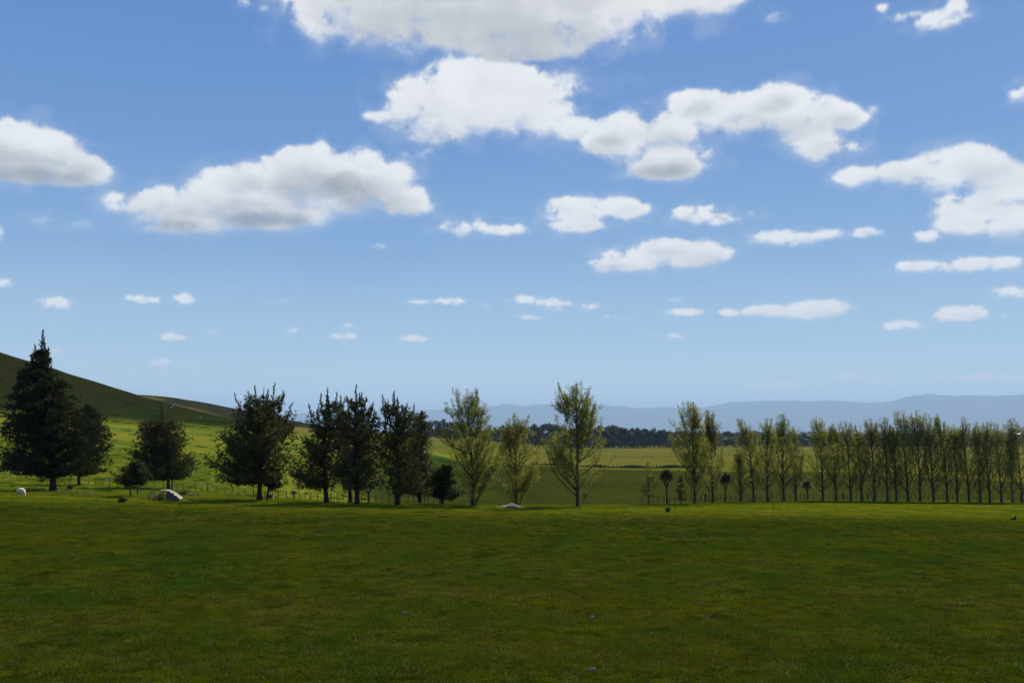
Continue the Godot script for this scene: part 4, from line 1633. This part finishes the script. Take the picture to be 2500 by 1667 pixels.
func make_far_woods() -> void:
	# woods and hedges 1.4 to 4.5 km off, a mass in the haze
	var r := dice(33)
	var b := Builder.new()
	for q in 260:
		var o := unit(r)
		o.y = absf(o.y)
		var dir := unit(r)
		b.leaf(o * r.randf_range(0.75, 1.0) * Vector3(1, 1, 1), dir, dir.cross(o).normalized(), 0.5, 0.2, tinted(Color(0.04, 0.05, 0.028), r, 0.3))
	var mm := MultiMesh.new()
	mm.transform_format = MultiMesh.TRANSFORM_3D
	mm.mesh = b.done(M.far_leaf)
	var spots := []
	for band in [[1400, 120, 7.0], [1800, 150, 8.0], [2500, 170, 9.0], [3400, 180, 10.0], [4400, 160, 11.0]]:
		for k in band[1]:
			var az := lerpf(-14.0, 44.0, r.randf())
			var dist: float = band[0] * (1.0 + 0.06 * sin(az * 0.7 + band[0]) + r.randf_range(-0.02, 0.02))
			if patchy.get_noise_2d(az * 6.0, band[0]) < -0.22: continue
			spots.append([Vector3(sin(deg_to_rad(az)) * dist, 0, -cos(deg_to_rad(az)) * dist), band[2] * r.randf_range(0.6, 1.3)])
	mm.instance_count = spots.size()
	for k in spots.size():
		var s: float = spots[k][1]
		mm.set_instance_transform(k, Transform3D(Basis(Vector3.UP, r.randf() * TAU).scaled(Vector3(s * 1.2, s, s * 1.2)), on_ground(spots[k][0])))
	var o := MultiMeshInstance3D.new()
	o.name = "far_woods"
	o.multimesh = mm
	add_child(o)
	tag(o, "bands of distant woods fading into blue haze", "woods", "", "stuff")


# ------------------------------------------------------------------ fences
func make_fence(label: String, rows: Array, tall: float, stout: float, seed: int) -> void:
	var r := dice(seed)
	var from := on_ground(Vector3(rows[0][0], 0, rows[0][1]))
	var t := thing("wire_fence", label, "fence", from)
	var shapes := []
	for k in 5:
		var w: float = [0.04, 0.045, 0.036, 0.075, 0.12][k] * stout
		var b := Builder.new()
		var h := tall * ([1.0, 0.96, 1.05, 1.1, 1.2][k] as float)
		b.tube([Vector3(0, -0.35, 0), Vector3(0.004, h * 0.5, 0), Vector3(-0.004, h - 0.012, 0.003), Vector3(-0.004, h, 0.003)], [w * 1.05, w, w * 0.95, w * 0.8], 8, Color.WHITE)
		shapes.append(b.done(M.post))
	var tops := []
	for a in rows:
		var p := on_ground(Vector3(a[0], 0, a[1])) - from
		var k: int = r.randi_range(0, 2) if a[2] == 0 else a[2] + 2
		var lean := Basis(Vector3(0, 0, 1), r.randfn(0, 0.05)) * Basis(Vector3(1, 0, 0), r.randfn(0, 0.05)) * Basis(Vector3.UP, r.randf() * TAU)
		part("post", shapes[k], t, Transform3D(lean, p))
		tops.append([p, lean.y])
	for w in 5:
		var b := Builder.new()
		var pts := []
		var rad := []
		for q in tops:
			pts.append(q[0] + q[1] * tall * (0.18 + 0.19 * w) + Vector3(0, 0, 0.05))
			rad.append(0.0028)
		b.tube(pts, rad, 3, Color.WHITE)
		part("wire", b.done(M.wire), t)


# ------------------------------------------------------------------ small things
func make_bush(called: String, label: String, at: Vector3, w: float, h: float, col: Color, seed: int) -> void:
	var r := dice(seed)
	var wood := Builder.new()
	var green := Builder.new()
	var t := thing(called, label, "bush", on_ground(at, 0.02))
	for k in 16:
		var az := r.randf() * TAU
		var reach := w * r.randf_range(0.15, 0.5)
		var tip := Vector3(cos(az) * reach, h * r.randf_range(0.5, 1.0), sin(az) * reach)
		wood.tube([Vector3.ZERO, tip * Vector3(0.6, 0.55, 0.6), tip], [0.015, 0.01, 0.004], 3, Color.WHITE)
		for q in 50:
			var p := tip * pow(r.randf(), 0.4) + unit(r) * Vector3(w, h, w) * 0.16
			p.y = maxf(p.y, 0.02)
			var dir := unit(r)
			green.leaf(p, dir, dir.cross(unit(r)).normalized(), r.randf_range(0.06, 0.13), 0.03, tinted(col, r, 0.35))
	part("stems", wood.done(M.bark), t)
	part("foliage", green.done(M.leaf), t)

func make_weed(label: String, at: Vector3, seed: int, tall := 0.6, group := "rank weeds under the tall conifer") -> void:
	var r := dice(seed)
	var t := thing("weed_clump", label, "weeds", on_ground(at, 0.02), 0.0, group)
	var b := Builder.new()
	for k in 60:
		var p := Vector3(r.randfn(0, 0.25), 0, r.randfn(0, 0.2))
		var dir := (Vector3.UP + Vector3(r.randfn(0, 0.25), 0, r.randfn(0, 0.25))).normalized()
		var dry := r.randf() < 0.45
		var col := tinted(Color(0.2, 0.15, 0.08) if dry else Color(0.07, 0.09, 0.03), r, 0.3)
		var h := tall * r.randf_range(0.4, 1.1)
		b.leaf(p, dir, dir.cross(unit(r)).normalized(), h, 0.012, col)
		for q in 4:
			var d2 := unit(r)
			b.leaf(p + dir * h * r.randf_range(0.3, 1.0), d2, d2.cross(unit(r)).normalized(), r.randf_range(0.06, 0.14), 0.025, col)
	part("stalks", b.done(M.leaf), t)

func make_sheep() -> void:
	var bones := [
		[Vector3(-0.3, 0.53, 0), Vector3(0.02, 0.51, 0), 0.27, 0.3], [Vector3(0.02, 0.51, 0), Vector3(0.26, 0.5, 0), 0.3, 0.24], [Vector3(0.28, 0.5, 0), Vector3(0.46, 0.36, 0), 0.19, 0.12],
		[Vector3(0.46, 0.36, 0), Vector3(0.56, 0.17, 0), 0.1, 0.075], [Vector3(0.56, 0.17, 0), Vector3(0.61, 0.06, 0), 0.07, 0.045],
		[Vector3(0.47, 0.31, 0.07), Vector3(0.42, 0.31, 0.18), 0.03, 0.016], [Vector3(0.47, 0.31, -0.07), Vector3(0.42, 0.31, -0.18), 0.03, 0.016],
		[Vector3(-0.6, 0.55, 0), Vector3(-0.67, 0.38, 0), 0.05, 0.03],
	]
	for x in [-0.36, 0.27]:
		for z in [-0.13, 0.13]:
			bones.append([Vector3(x, 0.42, z), Vector3(x + (0.03 if x < 0 else -0.01), 0.2, z), 0.1, 0.04])
			bones.append([Vector3(x + (0.03 if x < 0 else -0.01), 0.2, z), Vector3(x, 0.02, z), 0.036, 0.03])
	var mesh := flesh(bones, 0.028, M.wool, 0.07, 0.018)
	var s := solo("sheep", mesh, "white sheep grazing at the far left under the tall conifer", "sheep", on_ground(SHEEP, 0.01))
	s.rotation.y = -0.45
	s.scale = Vector3.ONE * 0.9
	var labels := ["tiny white sheep on the pale track between the hills, upper of two", "lone tiny white sheep low on the far hill beside the leftmost clustered pine", "tiny white sheep on the pale track between the hills, lower of two"]
	for k in HILL_SHEEP.size():
		var q := s.duplicate()
		q.name = numbered("sheep")
		add_child(q)
		q.position = on_ground(Vector3(HILL_SHEEP[k][0], 0, HILL_SHEEP[k][1]))
		q.rotation.y = 1.0 + k * 1.7
		q.scale = Vector3.ONE * 0.75
		tag(q, labels[k], "sheep")

func make_bird() -> void:
	var bones := [
		[Vector3(-0.14, 0.17, 0), Vector3(0.12, 0.2, 0), 0.085, 0.1], [Vector3(-0.14, 0.17, 0), Vector3(-0.36, 0.1, 0), 0.07, 0.015],
		[Vector3(0.13, 0.22, 0), Vector3(0.17, 0.36, 0), 0.07, 0.042], [Vector3(0.17, 0.36, 0), Vector3(0.19, 0.385, 0), 0.05, 0.048], [Vector3(0.2, 0.38, 0), Vector3(0.28, 0.365, 0), 0.022, 0.01],
		[Vector3(0.02, 0.12, 0.04), Vector3(0.03, 0.0, 0.045), 0.025, 0.014], [Vector3(0.02, 0.12, -0.04), Vector3(0.03, 0.0, -0.045), 0.025, 0.014],
	]
	var o := solo("bird", flesh(bones, 0.014, M.feather, 0.03), "large black bird standing on the grass near the right edge", "bird", on_ground(BIRD, 0.02))
	o.rotation.y = 0.2

func make_rubble() -> void:
	var r := dice(71)
	var t := thing("rubble_heap", "low heap of white limestone rubble at the paddock rim", "rubble", on_ground(RUBBLE))
	var shapes := []
	for k in 4: shapes.append(lumpy(Vector3(1, 0.7, 0.85), 0.35, 1.1, 700 + k, 7, M.stone))
	for k in 80:
		var x := r.randfn(0, 0.72)
		var s := lerpf(0.19, 0.05, clampf(absf(x) / 1.1 + r.randf_range(-0.2, 0.25), 0, 1))
		var y := maxf(0.0, 0.2 - absf(x - 0.05) * 0.4) * r.randf()
		var p := Vector3(clampf(x, -1.25, 1.15), 0, r.randfn(0, 0.22))
		p.y = ground_y(RUBBLE.x + p.x, RUBBLE.z + p.z) - t.position.y + y + 0.06 + s * 0.25
		part("stone", shapes[k % 4], t, Transform3D(Basis(Vector3.UP, r.randf() * TAU) * Basis(Vector3.RIGHT, r.randfn(0, 0.4)) * Basis.from_scale(Vector3.ONE * s), p))

func make_shelter() -> void:
	var t := thing("stock_shelter", "collapsed shelter with a pale sagging roof sheet beside the pine", "shelter", on_ground(SHELTER), 0.1)
	# corrugated sheet bent down to the right
	var b := Builder.new()
	var n := 46
	for side in 2:
		for y in 8:
			for x in n + 1:
				var s := x / float(n)
				var px := lerpf(-0.95, 0.85, s)
				var py := 0.93 - 0.04 * (1.0 - s) - 0.78 * pow(maxf(s - 0.3, 0.0) / 0.7, 1.35) + 0.012 * cos(y * 2.4) - side * 0.03
				b.v.append(Vector3(px, py, lerpf(-0.7, 0.7, y / 7.0)))
				b.c.append(Color.WHITE)
	grid(b, n + 1, 16, false)
	part("roof_sheet", b.done(M.tin), t)
	for q in [[-0.85, 0.55], [-0.85, -0.55], [-0.3, 0.5], [-0.3, -0.5]]:
		var p := Builder.new()
		p.tube([Vector3(q[0], -0.25, q[1]), Vector3(q[0] + 0.02, 0.84, q[1])], [0.05, 0.045], 7, Color.WHITE)
		part("post", p.done(M.post), t)
	for q in [[-0.15, 0.84, 0.3], [0.155, 0.68, 0.3], [0.46, 0.42, 0.3], [0.72, 0.16, 0.24]]:
		var p := Builder.new()
		p.box(Transform3D(Basis(), Vector3(q[0], q[1] * 0.5 - 0.06, 0.56)), Vector3(q[2], q[1] + 0.1, 0.04), Color.WHITE)
		part("wall_board", p.done(M.board), t)
	var rail := Builder.new()
	rail.box(Transform3D(Basis(Vector3(0, 0, 1), -0.08), Vector3(-0.58, 0.52, 0.6)), Vector3(0.66, 0.08, 0.035), Color.WHITE)
	part("rail", rail.done(M.post), t)

func make_posts_and_wood() -> void:
	var b := Builder.new()
	b.tube([Vector3(0, -0.3, 0), Vector3(0.05, 0.5, 0), Vector3(0.1, 0.98, 0), Vector3(0.1, 1.0, 0)], [0.11, 0.1, 0.09, 0.07], 9, Color.WHITE)
	solo("old_post", b.done(M.post), "thick grey leaning post beside the small flat-bottomed tree", "post", on_ground(THICK_POST))
	var t := thing("picket_bundle", "short row of thin upright pickets left of the collapsed shelter", "pickets", on_ground(PICKETS))
	var r := dice(15)
	for k in 6:
		var p := Builder.new()
		var h := r.randf_range(0.6, 1.0)
		var x := -0.28 + k * 0.11
		p.tube([Vector3(x, -0.25, r.randfn(0, 0.05)), Vector3(x + r.randfn(0, 0.04), h, 0)], [0.028, 0.024], 6, Color.WHITE)
		part("picket", p.done(M.post), t)
	var l := Builder.new()
	l.tube([Vector3(-0.55, 0.1, 0), Vector3(0, 0.12, 0.03), Vector3(0.55, 0.1, 0)], [0.14, 0.15, 0.13], 10, Color.WHITE)
	solo("log", l.done(M.board), "grey log lying at the foot of the leftmost clustered pine", "log", on_ground(LOG))
	var s := thing("stump", "square dark stump beside the small crooked tree", "stump", on_ground(STUMP))
	part("bole", lumpy(Vector3(0.26, 0.4, 0.24), 0.12, 1.5, 44, 9, M.bark, -0.7), s, Transform3D(Basis(), Vector3(0, 0.22, 0)))
	part("split_wood", lumpy(Vector3(0.05, 0.2, 0.1), 0.2, 2.0, 45, 6, M.stone), s, Transform3D(Basis(), Vector3(0.26, 0.2, 0.05)))
	var k := Builder.new()
	k.tube([Vector3(-0.62, 0.05, 0), Vector3(0.6, 0.2, 0)], [0.055, 0.05], 7, Color.WHITE)
	k.tube([Vector3(0.56, -0.2, 0), Vector3(0.6, 0.27, 0)], [0.05, 0.045], 7, Color.WHITE)
	solo("broken_rail", k.done(M.post), "broken rail resting on a short post left of the thin young tree", "rail", on_ground(BROKEN_RAIL))
	var w := Builder.new()
	w.tube([Vector3(0, -0.2, 0), Vector3(0.03, 0.36, 0)], [0.04, 0.03], 7, Color.WHITE)
	solo("peg", w.done(M.post), "short peg standing alone on the grass beside a dark weed", "peg", on_ground(WEED_STICK))
	for q in [[MOUND_A, 1.05, 0.32, "higher"], [MOUND_B, 0.8, 0.2, "lower"], [MOUND_C, 1.0, 0.1, "flattest, rightmost"]]:
		solo("earth_mound", lumpy(Vector3(q[1], q[2], 0.5), 0.25, 1.6, 90 + int(q[1] * 10), 14, M.earth), "%s mound of scraped brown earth right of the collapsed shelter" % q[3], "mound", on_ground(q[0], 0.03), "earth mounds by the shelter")
	for q in [[PALE_STONE_A, "pale stone in the grass below the middle, the middle one of three"], [PALE_STONE_B, "pale stone in the grass at the bottom edge of the picture"], [PALE_STONE_C, "pale stone in the grass, the leftmost of three"]]:
		solo("field_stone", lumpy(Vector3(0.09, 0.05, 0.06), 0.3, 1.3, 66, 7, M.grey_stone), q[1], "stone", on_ground(q[0], -0.06), "pale stones in the paddock")

func make_far_farm() -> void:
	# a white shed 2.4 km off and the red-brown hedge before it
	var az := deg_to_rad(26.8)
	var at := on_ground(Vector3(sin(az) * 2400.0, 0, -cos(az) * 2400.0))
	var t := thing("farm_shed", "tiny white shed far off at the right below the range", "shed", at, 0.3)
	var b := Builder.new()
	b.box(Transform3D(Basis(), Vector3(0, 5, 0)), Vector3(15, 10, 8), Color.WHITE)
	part("wall", b.done(M.white_paint), t)
	var f := Builder.new()
	for s in [-1.0, 1.0]:
		f.box(Transform3D(Basis(Vector3(1, 0, 0), s * 0.42), Vector3(0, 10.9, s * 2.1)), Vector3(15.6, 0.15, 4.9), Color.WHITE)
	part("roof", f.done(M.white_paint), t)
	var r := dice(19)
	var h := Builder.new()
	for k in 2600:
		var p := Vector3(r.randf_range(-17, 17), 0, r.randf_range(-1.4, 1.4))
		p.y = absf(r.randfn(0, 1.2)) * (0.8 + 0.4 * sin(p.x))
		var dir := unit(r)
		h.leaf(p, dir, dir.cross(unit(r)).normalized(), 0.5, 0.16, tinted(Color(0.25, 0.1, 0.05), r, 0.35))
	var spot := Vector3(345, 0, -690)
	solo("hedge", h.done(M.far_leaf), "red-brown hedge seen between the last poplars on the right", "hedge", on_ground(spot, 0.1))
	# rushes along the drain before the far fence
	var g := Builder.new()
	for k in 5200:
		var x := r.randf_range(8, 84)
		var z := -418.0 + sin(x * 0.07) * 3.0 + r.randfn(0, 1.3)
		var p := Vector3(x, ground_y(x, z) - ground_y(46, -418), z + 418.0)
		p.x -= 46.0
		var dir := (Vector3.UP + unit(r) * 0.5).normalized()
		g.leaf(p, dir, dir.cross(unit(r)).normalized(), r.randf_range(0.5, 1.5) * (0.75 + 0.35 * sin(x * 0.4)), 0.14, tinted(Color(0.05, 0.085, 0.025), r, 0.35))
	solo("rushes", g.done(M.far_leaf), "dark green line of rushes along the drain across the valley", "rushes", Vector3(46, ground_y(46, -418), -418), "", "stuff")


# ------------------------------------------------------------------ grass
func grass_patch(r: RandomNumberGenerator, many: int, side: float, tall: float, wide: float, lean: float, dry: float) -> ArrayMesh:
	var b := Builder.new()
	for k in many:
		var p := Vector3(r.randf_range(-0.5, 0.5) * side, -0.01, r.randf_range(-0.5, 0.5) * side)
		var dir := (Vector3.UP + Vector3(r.randfn(0, lean), 0, r.randfn(0, lean))).normalized()
		var h := tall * r.randf_range(0.45, 1.25)
		var s := dir.cross(unit(r)).normalized() * wide * r.randf_range(0.7, 1.2)
		var col := Color(0.62, 0.85, 0.5) if r.randf() > dry else Color(1.0, 0.85, 0.75)
		b.tri(p - s, p + dir * h, p + s, tinted(col, r, 0.15))
	return b.done(M.blade)

func sow(called: String, label: String, meshes: Array, spots: Array) -> void:
	# spots: [x, z, scale, colour]
	var r := dice(spots.size())
	for k in meshes.size():
		var mine := []
		for q in range(k, spots.size(), meshes.size()): mine.append(spots[q])
		if mine.is_empty(): continue
		var mm := MultiMesh.new()
		mm.transform_format = MultiMesh.TRANSFORM_3D
		mm.use_colors = true
		mm.mesh = meshes[k]
		mm.instance_count = mine.size()
		for q in mine.size():
			var a: Array = mine[q]
			mm.set_instance_transform(q, Transform3D(Basis(Vector3.UP, r.randf() * TAU).scaled(Vector3(1, 1, 1) * float(a[2])), Vector3(a[0], ground_y(a[0], a[1]), a[1])))
			mm.set_instance_color(q, a[3])
		var o := MultiMeshInstance3D.new()
		o.name = numbered(called)
		o.multimesh = mm
		add_child(o)
		tag(o, label, "grass", "", "stuff")

func make_grass() -> void:
	var r := dice(2)
	var short := []
	for k in 5: short.append(grass_patch(r, 260, 0.62, 0.06, 0.006, 0.55, 0.25))
	var spots := []
	var d := 14.0
	while d < 152.0:
		var step := 0.46 if d < 60.0 else 0.56
		var half := d * 0.72 + 6.0
		var x := -half
		while x < half:
			var px := x + r.randf_range(-0.2, 0.2)
			var pd := d + r.randf_range(-0.2, 0.2)
			x += step
			if pd > rim(px) + 7.0: continue
			var p := patchy.get_noise_2d(px * 3.0, pd * 3.0)
			var q := patchy.get_noise_2d(px * 0.8 + 400.0, pd * 0.8)
			var col := Color(0.4, 0.325, 0.012).lerp(Color(0.19, 0.25, 0.02), clampf(0.42 + p * 1.0 + q * 0.4, 0, 1))
			if q < -0.25 and p < 0.0: col = col.lerp(Color(0.4, 0.29, 0.05), 0.5)
			var m := patchy.get_noise_2d(px * 16.0, pd * 16.0)
			col = Color(col.r * (1.0 - m * 0.42), col.g * (1.0 - m * 0.3), col.b * (1.0 - m * 0.2))
			spots.append([px, -pd, r.randf_range(0.65, 1.25) * (1.0 + 0.5 * clampf(p, 0, 1)) * (1.0 + m * 0.6), tinted(col, r, 0.24)])
		d += step
	sow("pasture_grass", "short grazed grass of the shaded paddock", short, spots)
	# ranker tufts round old dung, darker and taller, and thin pale seed stalks
	var rank := []
	for k in 4: rank.append(grass_patch(r, 170, 0.6, 0.13, 0.006, 0.6, 0.1))
	spots = []
	for k in 800:
		var pd := 20.0 + pow(r.randf(), 0.75) * 100.0
		var px := r.randf_range(-0.72, 0.72) * pd
		if pd > rim(px) - 1.0: continue
		var col := tinted(Color(0.1, 0.13, 0.014), r, 0.3)
		for q in r.randi_range(1, 3):
			spots.append([px + r.randfn(0, 0.5), -pd + r.randfn(0, 0.22), r.randf_range(0.5, 1.1), col])
	for k in 420:
		var pd := r.randf_range(108.0, 320.0)
		var px := r.randf_range(-0.62, -0.08) * pd
		if px > -22.0: continue
		for q in r.randi_range(1, 3): spots.append([px + r.randfn(0, 0.8), -pd + r.randfn(0, 0.4), r.randf_range(1.2, 3.2), tinted(Color(0.07, 0.1, 0.012), r, 0.3)])
	sow("rank_grass", "darker taller grass tufts dotted over paddock and slope", rank, spots)
	var stalks := []
	for k in 3: stalks.append(grass_patch(r, 6, 0.5, 0.16, 0.006, 0.8, 1.0))
	spots = []
	for k in 8000:
		var pd := 16.0 + pow(r.randf(), 1.2) * 60.0
		spots.append([r.randf_range(-0.72, 0.72) * pd, -pd, r.randf_range(0.6, 1.3), tinted(Color(0.5, 0.42, 0.17), r, 0.4)])
	sow("seed_stalks", "thin pale dead grass stalks scattered in the paddock", stalks, spots)
	# longer grass on the sunlit slope, along the fences and the rim
	var tufts := []
	for k in 4: tufts.append(grass_patch(r, 170, 0.9, 0.2, 0.012, 0.5, 0.15))
	spots = []
	for k in 26000:
		var px := r.randf_range(-120, 110)
		var e := rim(px)
		var pd := e - 1.0 + pow(r.randf(), 1.4) * 90.0
		if absf(px) > pd * 0.8: continue
		var n := patchy.get_noise_2d(px * 2.0, pd * 2.0)
		if px > 0.0 and pd > e + 25.0 or (absf(px - RUBBLE.x) < 1.7 and pd < 89.5): continue
		var col := Color(0.23, 0.26, 0.012).lerp(Color(0.27, 0.24, 0.025), clampf(0.4 + n, 0, 1))
		spots.append([px, -pd, r.randf_range(0.4, 1.0), tinted(col, r, 0.25)])
	for k in 9000:
		var px := r.randf_range(-75, 85)
		var pd := rim(px) + r.randf_range(-1.5, 6.0)
		if absf(px) > pd * 0.75 or (absf(px - RUBBLE.x) < 1.7 and pd < 89.5): continue
		spots.append([px, -pd, r.randf_range(0.5, 1.5), tinted(Color(0.24, 0.225, 0.018), r, 0.3)])
	sow("bank_grass", "longer sunlit grass on the slope and along the fences", tufts, spots)


# ------------------------------------------------------------------ all together
func _ready() -> void:
	lump.seed = 4
	lump.frequency = 0.16
	lump.fractal_octaves = 3
	patchy.seed = 11
	patchy.frequency = 0.05
	patchy.fractal_octaves = 4
	fine.seed = 6
	fine.frequency = 0.5
	var camera := Camera3D.new()
	camera.name = "camera"
	camera.fov = rad_to_deg(2.0 * atan(784.0 / 2287.0))
	camera.near = 0.1
	camera.far = 90000.0
	camera.position = Vector3(0, 6.0, 0)
	camera.rotation.x = atan(206.0 / 2287.0)
	add_child(camera)
	var around := WorldEnvironment.new()
	around.name = "environment"
	var e := Environment.new()
	e.background_mode = Environment.BG_SKY
	var sky := Sky.new()
	sky.sky_material = make_sky()
	e.sky = sky
	e.tonemap_mode = Environment.TONE_MAPPER_LINEAR
	e.tonemap_exposure = EXPOSURE
	e.sdfgi_enabled = true
	e.ssao_enabled = true
	e.ssil_enabled = true
	e.fog_enabled = true
	e.fog_density = 0.000056
	e.fog_light_color = Color(0.7, 0.845, 1.0)
	around.environment = e
	add_child(around)
	var sun := DirectionalLight3D.new()
	sun.name = "sun"
	sun.light_color = Color(1.0, 0.95, 0.86)
	sun.light_energy = 1.6
	sun.light_angular_distance = 0.55
	sun.shadow_enabled = true
	add_child(sun)
	sun.look_at_from_position(Vector3.ZERO, -TO_SUN, Vector3.UP)
	print("sky done ", Time.get_ticks_msec())
	make_materials()
	make_ground()
	make_range()
	make_shading_cloud([[-230, 70], [-60, 80], [-42, 82], [-32, 82], [-20, 79], [-6, 77], [0, 77], [10, 79], [24, 83], [47, 88], [75, 94], [220, 112], [240, 40], [210, -70], [100, -170], [-100, -180], [-220, -70], [-250, 30]], 1, "broad cumulus high overhead shading the near paddock", M.cloud)
	make_shading_cloud([[-260, 190], [-160, 202], [-121, 216], [-107, 238], [-103, 247], [-90, 283], [-85, 330], [-110, 420], [-200, 460], [-330, 430], [-380, 300], [-330, 210]], 2, "cumulus shading the upper half of the near hill", M.thick_cloud)
	make_shading_cloud([[-298, 745], [-255, 728], [-224, 715], [-190, 705], [-120, 735], [-100, 800], [-200, 900], [-330, 900], [-380, 800]], 3, "small cumulus shading the back of the farther hill", M.thick_cloud)
	make_shading_cloud([[-10, 190], [60, 185], [150, 195], [170, 300], [130, 400], [60, 408], [0, 400], [-25, 300]], 4, "unseen added cloud shading the valley floor beyond the rim", M.cloud)  # unseen cloud added only to darken the valley floor
	print("land done ", Time.get_ticks_msec())
	make_belt()
	make_far_woods()
	var k := 0
	for a in CONIFERS:
		make_conifer(a, 100 + k)
		k += 1
	for a in POPLARS:
		make_poplar(a, 200 + k)
		k += 1
	for a in CABBAGES:
		make_cabbage_tree(a, 300 + k)
		k += 1
	for a in SAPLINGS:
		make_sapling(a, 300 + k)
		k += 1
	print("trees done ", Time.get_ticks_msec())
	make_fence("post and wire fence running under the conifers and pines on the left", FENCE_LEFT, 0.95, 1.0, 1)
	make_fence("post and wire fence behind the right-hand poplars", FENCE_RIGHT, 0.95, 1.1, 2)
	make_fence("far fence along the drain across the valley, the nearer of two", FENCE_FAR_A, 1.2, 2.2, 3)
	make_fence("farther of the two fences across the pale fields", FENCE_FAR_B, 1.2, 2.2, 4)
	make_far_farm()
	make_shelter()
	make_posts_and_wood()
	make_rubble()
	make_sheep()
	make_bird()
	make_bush("bush", "dark bush against the right end of the collapsed shelter", BUSH_A, 1.2, 0.8, Color(0.03, 0.045, 0.015), 501)
	make_bush("bush", "small round bush right of the tall conifer trunk", BUSH_B, 0.65, 0.6, Color(0.035, 0.05, 0.018), 502)
	make_bush("bush", "low dark weed bush on the grass below the small flat-bottomed tree", BUSH_C, 0.7, 0.4, Color(0.03, 0.055, 0.018), 503)
	make_bush("bush", "low bush on the slope left of the tall conifer trunk", BUSH_D, 0.7, 0.45, Color(0.04, 0.06, 0.02), 504)
	make_bush("bush", "grey-green bush on the slope behind the fence between the first two clustered pines", BUSH_E, 1.1, 0.6, Color(0.05, 0.06, 0.025), 505)
	make_bush("bush", "dark rush clump down the bank left of the tallest poplar trunk", BUSH_F, 3.0, 1.6, Color(0.035, 0.06, 0.02), 506)
	make_bush("thistle", "dark pointed weed on the sunlit grass left of the wide poplar", WEED_BUSH, 0.4, 0.4, Color(0.03, 0.05, 0.02), 507)
	for q in WEEDS.size():
		make_weed("rank brown and green weeds at the foot of the tall conifer" if q < 12 else "rank grass stalks beside the thin pickets", Vector3(WEEDS[q][0], 0, WEEDS[q][1]), 600 + q, 0.55, "rank weeds under the tall conifer" if q < 12 else "rank stalks by the pickets")
	print("things done ", Time.get_ticks_msec())
	make_grass()
	print("grass done ", Time.get_ticks_msec())
